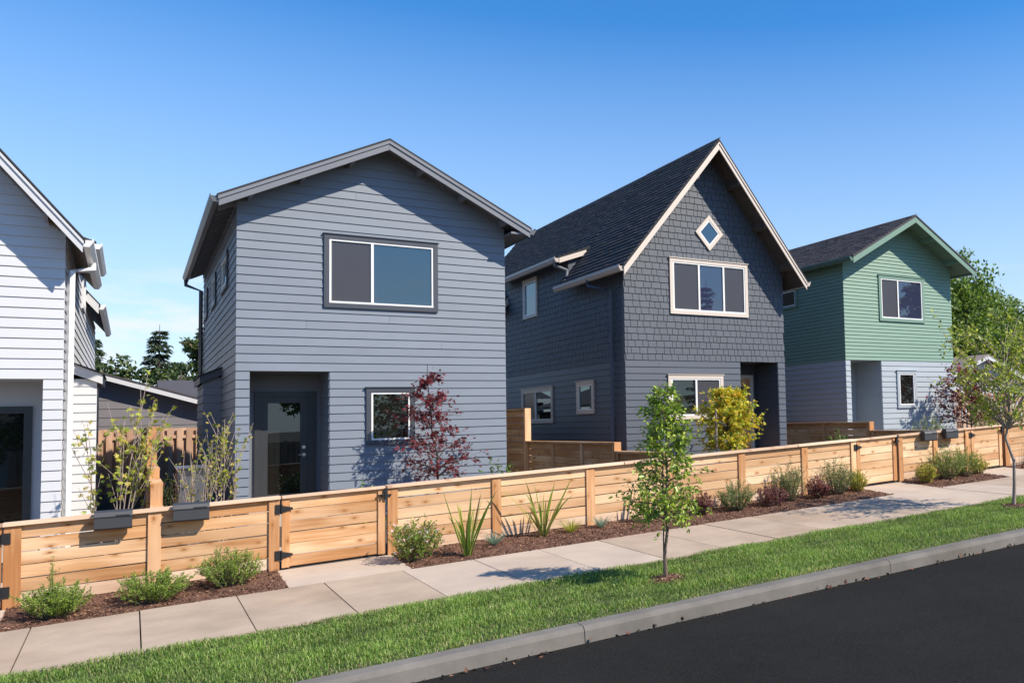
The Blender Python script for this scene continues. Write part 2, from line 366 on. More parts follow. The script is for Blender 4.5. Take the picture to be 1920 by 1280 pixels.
# gate walks between sidewalk and gates
GATES = [(-2.30, -1.13), (1.58, 2.84), (11.56, 12.66), (14.96, 16.01)]
for k, (a, b) in enumerate(GATES):
    mb = MB(); P = [(a - .05, Y_WALK1 + .006), (b + .08, Y_WALK1 + .006), (b + .08, 14.6), (a - .05, 14.6)]
    mb.hexa([(p, q, G(p, q) - .12) for p, q in P] + [(p, q, G(p, q) + (-.04 if q < 13 else .06)) for p, q in P])
    struct(mb.build('gate_walk', M['concrete_new']))
beds = [(-1.08, 1.53), (2.92, 11.51), (12.74, 14.91), (16.09, 26)]
for a, b in beds:
    struct(strip('mulch_bed', Y_WALK1 + .002, Y_FENCE + .25, -.045, .03, M['mulch'], a, b, int((b - a) * 10), .014, 11))
def chips():
    n = 26000; P = []; 
    w = [b - a for a, b in beds[:3]] + [3]
    k = RNG.choice(4, n, p=np.array(w) / sum(w)); a = np.array([q[0] for q in beds])[k]; L = np.array(w)[k]
    X = a + RNG.random(n) * L; Y = Y_WALK1 - .02 + RNG.random(n) * (Y_FENCE - Y_WALK1 + .1)
    Z = .4515 + .0345 * X + .02 * (Y - 12.95) - .045 + .075 * (Y - Y_WALK1) / 1.36 + .006
    D = rdir(n); D[:, 2] *= .35; N = rdir(n, 1.2)
    V, T, C = leaves(np.c_[X, Y, Z], D, N, .034, .016, [(.19, .09, .055), (.11, .05, .032), (.28, .16, .10), (.06, .03, .02)])
    tag(link('bark_chips', fast_mesh('bark_chips', V, T, M['chip'], C)), 'brown bark chips covering the planting beds by the fence', 'mulch', kind='stuff')
chips()
def grass():
    n = 240000
    X = -4 + RNG.random(n) * 23; Y = Y_KERB1 - .015 + RNG.random(n) * (Y_WALK0 - Y_KERB1 + .05)
    near = RNG.random(n) < .0
    keep = ((X - 4.97)**2 + (Y - 8.87)**2 > .20**2 * (1 + .5 * np.sin(9 * np.arctan2(Y - 8.87, X - 4.97)))) & ((X - 11.72)**2 + (Y - 9.27)**2 > .22**2)
    X, Y = X[keep], Y[keep]; n = len(X)
    Z = .4515 + .0345 * X + .02 * (Y - 12.95) - .085 + .023 * (Y - Y_KERB1) / 1.86
    pn = np.sin(X * 2.3 + 1.7 * np.sin(Y * 3.1)) * np.sin(Y * 4.2 + X * .9) ; pn2 = np.sin(X * 7.1 + Y * 5) * np.sin(Y * 8.7 - X * 3)
    h = (.052 + .017 * pn + .012 * pn2) * RNG.uniform(.6, 1.3, n)
    edge = np.clip((Y - Y_KERB1) / .25, 0, 1)
    h *= .55 + .45 * edge
    az = RNG.random(n) * 2 * np.pi; lean = RNG.uniform(.2, 1.3, n); d = np.c_[np.cos(az), np.sin(az)]
    w = RNG.uniform(.0017, .0036, n)
    s = np.c_[-d[:, 1], d[:, 0]] * w[:, None]
    B = np.c_[X, Y, Z]
    mid = B + np.c_[d * (h * lean * .35)[:, None], h * .62]; tip = B + np.c_[d * (h * lean)[:, None], h * (1 - .25 * lean)]
    S3 = np.c_[s, np.zeros(n)]
    V = np.stack([B - S3, B + S3, mid + S3 * .8, mid - S3 * .8, tip], 1).reshape(-1, 3)
    k = (np.arange(n) * 5)[:, None]; T = np.concatenate([k + np.array([[0, 1, 2]]), k + np.array([[0, 2, 3]]), k + np.array([[3, 2, 4]])])
    c0 = np.array([(.15, .26, .04), (.20, .31, .055), (.30, .37, .11), (.09, .18, .03)])[RNG.integers(0, 4, n)]
    straw = (RNG.random(n) < .07 + .35 * (1 - edge) ** 2)
    c0[straw] = np.array([.34, .30, .15]) * RNG.uniform(.7, 1.2, straw.sum())[:, None]
    c0 = c0 * (1 + .20 * pn[:, None] + .14 * pn2[:, None]) * RNG.uniform(.75, 1.25, n)[:, None]
    tag(link('grass_blades', fast_mesh('grass_blades', V, T, M['blade'], np.repeat(c0, 5, 0))), 'short green lawn grass on the strip beside the kerb', 'grass', kind='stuff')
grass()
def litter():
    n = 150; X = RNG.uniform(1.5, 16, n); Y = Y_KERB0 - np.abs(RNG.normal(0, .035, n)) - .01; Z = .4515 + .0345 * X + .02 * (Y - 12.95) - .225
    V, T, C = leaves(np.c_[X, Y, Z], rdir(n), rdir(n, 1.5), .055, .035, [(.13, .045, .03), (.08, .035, .025), (.2, .10, .06), (.03, .02, .015)])
    tag(link('leaf_litter', fast_mesh('leaf_litter', V, T, M['litter'], C)), 'dry brown leaves and grit lying in the gutter along the kerb', 'leaves', kind='stuff')
litter()

# ------------------------------------------------------------------ wall kit
class Frame:
    def __init__(s, ox, oy, ux, uy, nx, ny): s.o = (ox, oy); s.u = (ux, uy); s.n = (nx, ny)
    def __call__(s, u, z, off=0): return (s.o[0] + s.u[0] * u + s.n[0] * off, s.o[1] + s.u[1] * u + s.n[1] * off, z)
def wbox(mb, W, u0, u1, z0, z1, o0, o1):
    mb.hexa([W(u0, z0, o0), W(u1, z0, o0), W(u1, z0, o1), W(u0, z0, o1), W(u0, z1, o0), W(u1, z1, o0), W(u1, z1, o1), W(u0, z1, o1)])
def span(poly, z):
    us = []
    for i in range(len(poly)):
        (a, za), (b, zb) = poly[i], poly[(i + 1) % len(poly)]
        if za != zb and min(za, zb) <= z <= max(za, zb): us.append(a + (b - a) * (z - za) / (zb - za))
    return (min(us), max(us)) if len(us) >= 2 else None
def bands(poly, holes, z0, z1):
    zs = sorted({z0, z1, *[z for h in holes for z in h[2:] if z0 < z < z1], *[p[1] for p in poly if z0 < p[1] < z1]})
    out = []
    for a, b in zip(zs, zs[1:]):
        if b - a < 1e-4: continue
        s0, s1 = span(poly, a + 1e-5), span(poly, b - 1e-5)
        if not s0 or not s1: continue
        cuts = sorted((h[0], h[1]) for h in holes if h[2] < b - 1e-5 and h[3] > a + 1e-5)
        lo0, lo1 = s0[0], s1[0]; row = []
        for c0, c1 in cuts:
            if c0 > lo0 + .004: row.append((lo0, min(c0, s0[1]), lo1, min(c0, s1[1])))
            lo0 = max(lo0, c1); lo1 = max(lo1, c1)
        if lo0 < s0[1] - .004: row.append((lo0, s0[1], lo1, max(s1[1], lo1)))
        out.append((a, b, row))
    return out
def core(parent, W, poly, holes, mat, name='wall', t=.12):
    mb = MB(); z0 = min(p[1] for p in poly); z1 = max(p[1] for p in poly)
    for a, b, row in bands(poly, holes, z0, z1):
        for l0, r0, l1, r1 in row:
            mb.hexa([W(l0, a, -t), W(r0, a, -t), W(r0, a, -.002), W(l0, a, -.002), W(l1, b, -t), W(r1, b, -t), W(r1, b, -.002), W(l1, b, -.002)])
    return mb.build(name, mat, parent)
def lap(wall, W, poly, holes, z0, z1, ex, mat, ref, butt=.019, top=.003, joints=True):
    k = math.floor((z0 - ref) / ex)
    while ref + k * ex < z1 - .01:
        za, zb = max(z0, ref + k * ex), min(z1, ref + (k + 1) * ex)
        off = lambda z: butt + (top - butt) * (z - ref - k * ex) / ex
        bs = bands(poly, holes, za, zb)
        whole = len(bs) == 1
        comps = []
        for (a, b, row) in bs:
            for q in row:
                hit = [c for c in comps if any(abs(pb - a) < 1e-6 and pq[2] < q[1] - .003 and pq[3] > q[0] + .003 for (pa, pb, pq) in c)]
                new = [(a, b, q)]
                for c in hit: new = c + new; comps.remove(c)
                comps.append(new)
        for g in comps:
            parts = [g]
            if joints and whole and g[0][2][1] - g[0][2][0] > 2.6 and random.random() < .6:
                a, b, (l0, r0, l1, r1) = g[0]; c = random.uniform(l0 + .6, r0 - .6)
                parts = [[(a, b, (l0, c - .0015, l1, c - .0015))], [(a, b, (c + .0015, r0, c + .0015, r1))]]
            for pg in parts:
                mb = MB()
                for a, b, (l0, r0, l1, r1) in pg:
                    if r0 - l0 < .01: continue
                    mb.hexa([W(l0, a, -.001), W(r0, a, -.001), W(r0, a, off(a)), W(l0, a, off(a)), W(l1, b, -.001), W(max(r1, l1 + .002), b, -.001), W(max(r1, l1 + .002), b, off(b)), W(l1, b, off(b))])
                if mb.v: mb.build('siding_board', mat, wall)
        k += 1
def window(house, W, u0, u1, z0, z1, trim, tw, panes, frame=None, head=True, base=.0):
    """panes: list of (u-fraction0, u-fraction1, material key)"""
    frame = frame or M['vinyl']; mb = MB(); o = .05
    wbox(mb, W, u0, u1, z1 - tw, z1, base, o); wbox(mb, W, u0, u1, z0, z0 + tw, base, o)
    wbox(mb, W, u0, u0 + tw, z0 + tw, z1 - tw, base, o - .002); wbox(mb, W, u1 - tw, u1, z0 + tw, z1 - tw, base, o - .002)
    if head: wbox(mb, W, u0 - .02, u1 + .02, z1 + .001, z1 + .018, base, o + .02)
    win = mb.build('window', trim, house)
    a0, a1, b0, b1 = u0 + tw, u1 - tw, z0 + tw, z1 - tw; fw = .032; mb = MB(); o2 = .04
    wbox(mb, W, a0, a1, b1 - fw, b1 - .001, base, o2); wbox(mb, W, a0, a1, b0 + .001, b0 + fw, base, o2 + .004)
    wbox(mb, W, a0 + .001, a0 + fw, b0 + fw, b1 - fw, base, o2 - .001); wbox(mb, W, a1 - fw, a1 - .001, b0 + fw, b1 - fw, base, o2 - .001)
    g0, g1 = a0 + fw, a1 - fw
    for i, (f0, f1, mk) in enumerate(panes):
        if i: u = g0 + (g1 - g0) * f0; wbox(mb, W, u - .022, u + .022, b0 + fw, b1 - fw, base, o2 - .002)
    mb.build('frame', frame, win)
    for i, (f0, f1, mk) in enumerate(panes):
        p0 = g0 + (g1 - g0) * f0 + (.022 if i else 0); p1 = g0 + (g1 - g0) * f1 - (.022 if i < len(panes) - 1 else 0)
        mb = MB(); d = .014 if mk == 'screen' else .008
        wbox(mb, W, p0, p1, b0 + fw, b1 - fw, base - .001, base + d); mb.build('pane', M[mk], win)
        if mk == 'screen':
            mb = MB(); q = .014
            for e in ((p0, p1, b1 - fw - q, b1 - fw), (p0, p1, b0 + fw, b0 + fw + q), (p0, p0 + q, b0 + fw + q, b1 - fw - q), (p1 - q, p1, b0 + fw + q, b1 - fw - q)): wbox(mb, W, *e, base + .014, base + .024)
            mb.build('screen_frame', M['grey_metal'], win)
    return win
def gable_poly(w, zb, ze, za): return [(0, zb), (w, zb), (w, ze), (w / 2, za), (0, ze)]
def tilt_prism(mb, x0, z0, x1, z1, drop0, drop1, y0, y1):
    """bar in the XZ plane from (x0,z0) to (x1,z1), between vertical drops below that line, extruded y0..y1"""
    mb.prism([(x0, z0 - drop0), (x1, z1 - drop0), (x1, z1 - drop1), (x0, z0 - drop1)], lambda a, b, t: (a, t, b), y0, y1)
def gable_roof(house, c, half, y0, y1, ridge, slope, roofm, trim, deckm, gutterm, yf, look=3, rake_h=.17, gut=(True, True), gut_y=None, tab=None, two=True, sides=(-1, 1), lookm=None):
    lookm = lookm or trim
    roof = None
    end = ridge - slope * half
    for s in sides:
        mb = MB(); tilt_prism(mb, c, ridge, c + s * (half + .03), ridge - slope * (half + .03), 0, .035 * math.hypot(1, slope), y0 - .02, y1)
        o = mb.build('roof', roofm, house); roof = roof or o
        mb = MB(); tilt_prism(mb, c + s * .001, ridge, c + s * half, end, .037 * math.hypot(1, slope), .085 * math.hypot(1, slope), y0 + .035, y1 - .02); mb.build('roof_deck', deckm, o)
        v = .05 * math.hypot(1, slope); vv = rake_h * math.hypot(1, slope) * .9
        mb = MB(); tilt_prism(mb, c + s * .0015, ridge, c + s * half, end, .04, vv + .04, y0, y0 + .033); mb.build('rake_board', trim, o)
        if two:
            mb = MB(); tilt_prism(mb, c + s * .0015, ridge, c + s * (half + .012), ridge - slope * (half + .012), .036, .036 + vv * .36, y0 - .02, y0 - .001); mb.build('rake_board', trim, o)
        # lookouts between the wall and the rake board
        for k in range(look):
            xx = half * (k + .75) / (look + .35); zz = ridge - slope * xx
            mb = MB(); tilt_prism(mb, c + s * (xx - .03), zz + slope * .03, c + s * (xx + .03), zz - slope * .03, .09 * math.hypot(1, slope), .19 * math.hypot(1, slope), y0 + .035, yf - .025); mb.build('lookout', lookm, o)
        # frieze along the wall under the roof
        mb = MB(); tilt_prism(mb, c + s * .002, ridge, c + s * (half - .30), ridge - slope * (half - .30), .09 * math.hypot(1, slope), .15 * math.hypot(1, slope), yf - .05, yf - .024); mb.build('frieze', lookm, o)
        if gut[0 if s < 0 else 1]:
            for (g0, g1) in (gut_y or [(y0 + .01, y1 - .05)]): gutter(o, c + s * (half + .006), s, g0, g1, end - .03, gutterm)
    return roof
def gutter(par, x, s, y0, y1, z, mat, w=.12, h=.12):
    mb = MB(); pr = [(0, -h), (w * .62, -h), (w, -h * .35), (w, .012), (w - .012, .012), (w - .014, -.02), (.012, -.02), (.0, .012)]
    if s < 0: pr = [(-a, b) for a, b in pr][::-1]
    mb.prism(pr, lambda a, b, t: (x + a, t, z + b), y0, y1); return mb.build('gutter', mat, par)
def downspout(house, pts, mat, r=.038):
    mb = MB(); mb.tube(pts, r * 1.2, 4); return mb.build('downspout', mat, house)
def shingle_courses(roof, c, s, half, y0, y1, ridge, slope, mat, ex=.14, d0=0.0, d1=None, skip=None, tabw=(.17, .42)):
    """staggered tabs lying on one slope, joined: too small to pick apart"""
    mb = MB(); L = math.hypot(1, slope); d1 = d1 or half * L; dx, dz = 1 / L, -slope / L; nx, nz = slope / L, 1 / L; r = 0; d = d1
    while d > d0 + .05:
        y = y0 - random.random() * .3
        while y < y1:
            w = random.uniform(*tabw); a, b = max(y, y0), min(y + w - .006, y1); y += w
            if b - a < .02: continue
            if skip and skip(d, (a + b) / 2): continue
            t = random.choice((.019, .022, .026)); up = d - ex - .02
            def P(dd, yy, h): return (c + s * (dd * dx + h * nx), yy, ridge + dd * dz + h * nz)
            k = len(mb.v); mb.v += [P(d, a, t), P(d, b, t), P(up, b, .003), P(up, a, .003), P(d, a, -.002), P(d, b, -.002)]
            mb.f += [(k, k + 1, k + 2, k + 3), (k + 4, k + 5, k + 1, k), (k, k + 3, k + 4), (k + 1, k + 5, k + 2)]
        d -= ex; r += 1
    return stuff(mb.build('shingle_courses', mat, roof))

# ------------------------------------------------------------------ slate grey house
EX = .1524
def slate_house():
    x0, x1, yf, yb, zb = 1.45, 6.10, 17.4, 26.0, .35; w = x1 - x0; c = (x0 + x1) / 2 + .03
    ridge, slope, half, oh = 7.655, .515, 2.67, .5
    H = thing('slate_house', 'slate grey lap sided house with low gable roof and red maple in front', 'house', (c, yf, zb))
    za = ridge - .13; ze = za - slope * (w / 2)
    F = Frame(x0, yf, 1, 0, 0, -1); poly = gable_poly(w, zb, ze, za)
    porch = (1.64 - x0, 2.886 - x0, zb - .1, 3.345); up = (2.788 - x0, 4.785 - x0, 4.51, 5.855); lw = (3.493 - x0, 4.347 - x0, 1.99, 3.045)
    wall = core(H, F, poly, [porch], M['slate'])
    epoly = [(-.018, zb), (w + .018, zb), (w + .018, ze), (w / 2, za), (-.018, ze)]
    lap(wall, F, epoly, [porch, up, lw], zb, za - .02, EX, M['slate'], 3.345)
    window(H, F, *up, M['slate_dark'], .085, [(0, .395, 'screen'), (.395, 1, 'glass_sky')])
    window(H, F, *lw, M['slate_dark'], .085, [(0, 1, 'glass_dark')])
    # porch recess with the glazed door
    yd = 18.3; fl = .885; px0, px1 = 1.64, 2.886
    mb = MB(); mb.box(px0 - .1, px1 + .1, yd + .002, yd + .1, zb, 3.5); mb.box(px0 - .1, px0, yf + .13, yd, zb, 3.5); mb.box(px1 + .001, px1 + .1, yf + .13, yd, zb, 3.5); mb.box(px0 + .001, px1 - .001, yf + .001, yd - .001, 3.347, 3.45)
    por = mb.build('porch', M['slate_trim'], H)
    mb = MB(); mb.box(px0 + .002, px1 - .002, yf + .02, yd, zb, fl); mb.build('porch_floor', M['concrete_new'], por)
    lap(por, Frame(px1, yf, 0, 1, -1, 0), [(0, fl), (.9, fl), (.9, 3.34), (0, 3.34)], [], fl, 3.34, EX, M['slate'], 3.345, joints=False)
    D = Frame(0, yd, 1, 0, 0, -1); mb = MB()
    wbox(mb, D, 1.80, 2.80, 2.925, 3.02, .001, .045); wbox(mb, D, 1.80, 1.905, fl, 2.925, .001, .043); wbox(mb, D, 2.665, 2.80, fl, 2.925, .001, .043); mb.build('door_trim', M['door_dark'], por)
    mb = MB(); a0, a1, b0, b1 = 1.907, 2.663, fl + .01, 2.922
    for e in ((a0, a1, b1 - .115, b1), (a0, a1, b0, b0 + .25), (a0, a0 + .105, b0 + .25, b1 - .115), (a1 - .125, a1, b0 + .25, b1 - .115)): wbox(mb, D, *e, .002, .032)
    door = mb.build('door', M['door_dark'], H)
    mb = MB(); wbox(mb, D, a0 + .105, a1 - .125, b0 + .25, b1 - .115, .003, .018); mb.build('pane', M['glass_dark'], door)
    mb = MB()
    for z in (1.985, 1.845): mb.tube([(2.595, yd - .03, z), (2.595, yd - .055, z)], .032, 14)
    mb.tube([(2.595, yd - .055, 1.845), (2.595, yd - .085, 1.845), (2.50, yd - .085, 1.845)], .010, 8); mb.build('handle', M['steel'], door)
    # left side wall
    L = Frame(x0, yf, 0, 1, -1, 0); d = yb - yf; sw = core(H, L, [(0, zb), (d, zb), (d, ze + .03), (0, ze + .03)], [], M['slate'])
    wins = [(1.6, 2.95, 5.02, 5.72), (4.4, 5.6, 5.02, 5.72), (6.9, 7.95, 5.02, 5.72)]
    bo = (20.3 - yf, 22.1 - yf, zb - .1, 3.42)
    lap(sw, L, [(.002, zb), (d, zb), (d, ze), (.002, ze)], wins + [bo], zb, ze - .04, EX, M['slate'], 3.345, joints=False)
    for q in wins: window(H, L, *q, M['slate_dark'], .08, [(0, 1, 'glass_dark')], head=False)
    mb = MB(); mb.box(x1 - .12, x1, yf + .12, yb, zb, ze); mb.box(x0 + .12, x1 - .12, yb - .12, yb, zb, ze); mb.build('wall', M['slate'], H)
    # shallow bump-out with its own little roof
    bx = 1.12; B = Frame(bx, 20.3, 1, 0, 0, -1); mb = MB(); mb.box(bx + .02, x0 - .003, 20.32, 22.08, zb, 3.40); bump_ = mb.build('bump_out', M['slate_dark'], H)
    lap(bump_, Frame(bx + .02, 20.32, 1, 0, 0, -1), [(0, zb), (x0 - bx - .02, zb), (x0 - bx - .02, 3.38), (0, 3.38)], [], zb, 3.38, EX, M['slate_trim'], 3.345, joints=False)
    lap(bump_, Frame(bx + .02, 20.32, 0, 1, -1, 0), [(0, zb), (1.76, zb), (1.76, 3.38), (0, 3.38)], [], zb, 3.38, EX, M['slate'], 3.345, joints=False)
    mb = MB(); tilt_prism(mb, bx - .07, 3.42, x0 - .002, 3.60, 0, .03, 20.2, 22.2); mb.build('bump_out_roof', M['roof'], bump_)
    mb = MB(); tilt_prism(mb, bx - .05, 3.425, x0 - .003, 3.605, .032, .17, 20.23, 22.17); mb.build('bump_out_fascia', M['slate_dark'], bump_)
    roof = gable_roof(H, c, half, yf - oh, yb + .4, ridge, slope, M['roof'], M['slate_trim'], M['slate_trim'], M['gutter_dark'], yf, look=3)
    # rafters under the left eave
    for k in range(21):
        y = yf + .05 + k * .405; mb = MB(); tilt_prism(mb, c - half + .02, ridge - slope * (half - .02), x0 - .005, ridge - slope * (c - x0 + .005), .10, .20, y, y + .045); mb.build('rafter_tail', M['slate_trim'], roof)
    mb = MB(); mb.box(x0 - .028, x0 - .022, yf - .02, yb, ze - .16, ze + .0); mb.build('frieze', M['slate_trim'], roof)
    downspout(H, [(c - half - .06, yb + .2, 6.15), (c - half - .06, yb + .2, 6.02), (x0 - .07, yb - .1, 5.85), (x0 - .07, yb - .1, .7)], M['gutter_dark'])
    # right eave return seen under the overhang
    mb = MB(); mb.box(x1 + .002, c + half - .02, yf - oh + .04, yb, ridge - slope * half - .16, ridge - slope * half - .12); mb.build('soffit', M['slate_trim'], roof)
    return H
slate_house()

# ------------------------------------------------------------------ steep gabled houses (navy and white share a plan, mirrored)
def shingles(house, wall, W, poly, holes, z0, z1, ref, mat, budget, rest):
    variants = {}
    def unit(w):
        if w not in variants:
            mb = MB(); t0, t1 = .019, .003
            mb.hexa([(0, 0, 0), (w, 0, 0), (w, -t0, 0), (0, -t0, 0), (0, 0, EX + .01), (w, 0, EX + .01), (w, -t1, EX + .01), (0, -t1, EX + .01)])
            variants[w] = mb.mesh('shingle', mat)
        return variants[w]
    z = ref; todo = []
    while z < z1:
        s0 = span(poly, z + .002); s1 = span(poly, min(z + EX - .002, max(p[1] for p in poly) - .001))
        if s0 and s1:
            u = s0[0] - random.random() * .12; lo = min(s0[0], s1[0]); hi = max(s0[1], s1[1])
            while u < hi:
                w = random.choice((.10, .12, .14, .16, .18, .20, .22, .25)); a, b = u, u + w - .012; u += w
                if b < lo + .03 or a > hi - .03: continue
                zj = z + random.uniform(-.004, .004)
                if any(a < h[1] and b > h[0] and z < h[3] - .02 and z + EX > h[2] + .02 for h in holes):
                    # cut round the opening
                    segs = [(a, b)]
                    for h in holes:
                        if z < h[3] - .02 and z + EX > h[2] + .02: segs = [q for (p0, p1) in segs for q in ((p0, min(p1, h[0])), (max(p0, h[1]), p1)) if q[1] - q[0] > .015]
                    for p0, p1 in segs: rest.append((W, p0, p1, p0, p1, zj))
                elif a < max(s0[0], s1[0]) or b > min(s0[1], s1[1]):
                    rest.append((W, max(a, s0[0]), min(b, s0[1]), min(max(a, s1[0]), max(b - .01, s1[0])), max(min(b, s1[1]), max(a, s1[0])), zj))
                else: todo.append((a, w, zj))
        z += EX
    todo.sort(key=lambda q: q[0])
    for i, (a, w, zj) in enumerate(todo):
        if i < budget:
            o = link('shingle', unit(round(w - .012, 4)), wall, W(a, zj, 0))
        else: rest.append((W, a, a + w - .012, a, a + w - .012, zj))
def shingle_rest(house, rest, mat):
    mb = MB()
    for W, l0, r0, l1, r1, z in rest:
        if r0 - l0 < .012 and r1 - l1 < .012: continue
        r0 = max(r0, l0 + .003); r1 = max(r1, l1 + .003); zt = z + EX + .01
        mb.hexa([W(l0, z, 0), W(r0, z, 0), W(r0, z, .019), W(l0, z, .019), W(l1, zt, 0), W(r1, zt, 0), W(r1, zt, .003), W(l1, zt, .003)])
    return stuff(mb.build('shingle_field', mat, house))

def steep_house(name, label, x0, w, yf, yb, zb, ridge, oh, half, S, side, lapm, trim, deckm, metal, shingled, belt, holes, eave_drop=0):
    """side = -1: the side wall facing the camera is the left one (low X), +1: the right one"""
    slope = 1.25; x1 = x0 + w; c = (x0 + x1) / 2 + .03
    H = thing(name, label, 'house', (c, yf, zb))
    lv = .085 * math.hypot(1, slope); za = ridge - lv - .01; ze = za - slope * (w / 2)
    F = Frame(x0, yf, 1, 0, 0, -1); poly = gable_poly(w, zb, ze, za); epoly = [(-.018, zb), (w + .018, zb), (w + .018, ze), (w / 2, za), (-.018, ze)]
    porch = holes['porch']; wall = core(H, F, poly, [porch], lapm)
    hs = [porch] + holes['windows']; rest = []
    if shingled:
        lap(wall, F, epoly, hs, zb, belt - .002, EX, lapm, belt)
        shingles(H, wall, F, epoly, hs, belt, za - .05, belt, M['navy_shingle'], 300, rest)
    else: lap(wall, F, epoly, hs, zb, za - .05, EX, lapm, belt)
    # camera-side wall
    xs = x0 if side < 0 else x1; L = Frame(xs, yf, 0, 1, side, 0); d = yb - yf
    y_d0, y_d1, z_d = holes['dormer']
    spoly = [(0, zb), (d, zb), (d, ze + .02), (0, ze + .02)]
    sw = core(H, L, spoly, [], lapm)
    dp = [(y_d0 - yf, ze - .4), (y_d1 - yf, ze - .4), (y_d1 - yf, z_d), (y_d0 - yf, z_d)]
    mb = MB(); wbox(mb, L, y_d0 - yf, y_d1 - yf, ze + .021, z_d + .10, -.12, -.002); dw = mb.build('dormer_wall', lapm, H)
    shs = holes['side']; lp = [(.002, zb), (d, zb), (d, ze - .02), (.002, ze - .02)]
    if shingled:
        lap(sw, L, lp, shs, zb, belt - .002, EX, lapm, belt, joints=True)
        shingles(H, sw, L, [(.10, belt), (d, belt), (d, ze - .03), (.10, ze - .03)], shs, belt, ze - .03, belt, M['navy_shingle'], 0, rest)
        top = [(y_d0 - yf, ze - .03), (y_d1 - yf, ze - .03), (y_d1 - yf, z_d - .02), (y_d0 - yf, z_d - .02)]
        k = math.ceil((ze - .03 - belt) / EX); shingles(H, dw, L, top, shs, belt + k * EX, z_d - .03, belt + k * EX, M['navy_shingle'], 0, rest)
        shingle_rest(H, rest, M['navy_shingle'])
    else:
        lap(sw, L, lp, shs, zb, ze - .02, EX, lapm, belt, joints=False)
        lap(dw, L, [(y_d0 - yf, ze - .02), (y_d1 - yf, ze - .02), (y_d1 - yf, z_d), (y_d0 - yf, z_d)], shs, ze - .02, z_d - .03, EX, lapm, belt, joints=False)
    mb = MB(); xo = x1 if side < 0 else x0; mb.box(min(xo, xo + side * .12), max(xo, xo + side * .12), yf + .12, yb, zb, ze); mb.box(x0 + .12, x1 - .12, yb - .12, yb, zb, ze); mb.build('wall', lapm, H)
    # main roof: the camera-side slope is broken by the dormer
    end = ridge - slope * half
    roof = gable_roof(H, c, half, yf - oh, yb + .4, ridge, slope, M['roof'], trim, deckm, metal, yf, look=3, rake_h=.14, two=True, sides=(-side,), gut=(True, True), lookm=deckm)
    rb = gable_roof(H, c, half, yf - oh, y_d0 + .05, ridge, slope, M['roof'], trim, deckm, metal, yf, look=3, rake_h=.14, sides=(side,), gut_y=[(yf - oh + .01, y_d0 + .03)], lookm=deckm)
    mb = MB(); tilt_prism(mb, c, ridge, c + side * (half + .03), ridge - slope * (half + .03), 0, .035 * math.hypot(1, slope), y_d1 - .05, yb + .4); r2 = mb.build('roof', M['roof'], H)
    gutter(r2, c + side * (half + .006), side, y_d1 - .02, yb + .35, end - .03, metal)
    mb = MB(); tilt_prism(mb, c + side * (half - .55), ridge - slope * (half - .55), c + side * half, end, .05, .26, y_d1 - .08, y_d1 - .052); mb.build('rake_board', trim, r2)
    tilt_prism2 = MB(); xr = c + side * (half + .0); hz = z_d + .16; tt = half - .86; top_x = c + side * tt
    zt = ridge - slope * tt
    tilt_prism(tilt_prism2, top_x, zt + .01, xr + side * .03, hz - .06, 0, .04, y_d0 - .12, y_d1 + .12); dr = tilt_prism2.build('dormer_roof', M['roof'], H)
    mb = MB(); tilt_prism(mb, top_x, zt + .01, xr, hz - .055, .041, .10, y_d0 - .09, y_d1 + .09); mb.build('roof_deck', deckm, dr)
    mb = MB(); tilt_prism(mb, c + side * (half - .74), hz - .06 + (zt + .07 - hz) * .74 / (half - tt), xr, hz - .06, .043, .17, y_d0 - .125, y_d0 - .095); mb.build('rake_board', trim, dr)
    gutter(dr, xr + side * .006, side, y_d0 - .11, y_d1 + .11, hz - .09, metal)
    # upper part of the main slope above the dormer
    mb = MB(); tilt_prism(mb, c, ridge, top_x + side * .05, ridge - slope * (tt + .05), 0, .05, y_d0 + .05, y_d1 - .05); r3 = mb.build('roof', M['roof'], H)
    # dormer cheek
    mb = MB(); e0 = ridge - slope * (half - .02)
    for yy in (y_d0 + .0,):
        A = [(xs - side * .01, ze - .1), (xs - side * .01, z_d + .03), (top_x + side * .05, zt - .12), (top_x, zt - .3)]
        mb.prism(A, lambda a, b, t: (a, t, b), yy + .002, yy + .1)
    mb.build('dormer_cheek', lapm, dw)
    if shingled:
        shingle_courses(rb, c, side, half, yf - oh - .01, y_d0 + .05, ridge, slope, M['roof'])
        shingle_courses(r3, c, side, half, y_d0 + .05, y_d1, ridge, slope, M['roof'], d1=(tt + .05) * math.hypot(1, slope))
        shingle_courses(r2, c, side, half, y_d1, yb + .4, ridge, slope, M['roof'])
        dsl = (zt + .07 - hz) / (half - tt); shingle_courses(dr, top_x, side, half - tt, y_d0 - .12, y_d1 + .12, zt + .01, dsl, M['roof'], d1=(half - tt + .02) * math.hypot(1, dsl))
        mb = MB(); y = yf - oh
        while y < yb: 
            for s in (-1, 1): tilt_prism(mb, c, ridge + .03, c + s * .14, ridge + .03 - slope * .14, 0, .02, y, y + .30)
            y += .24
        stuff(mb.build('ridge_cap', M['roof'], rb))
    return H, F, L, dict(c=c, ze=ze, za=za, xs=xs, end=end, sw=sw)

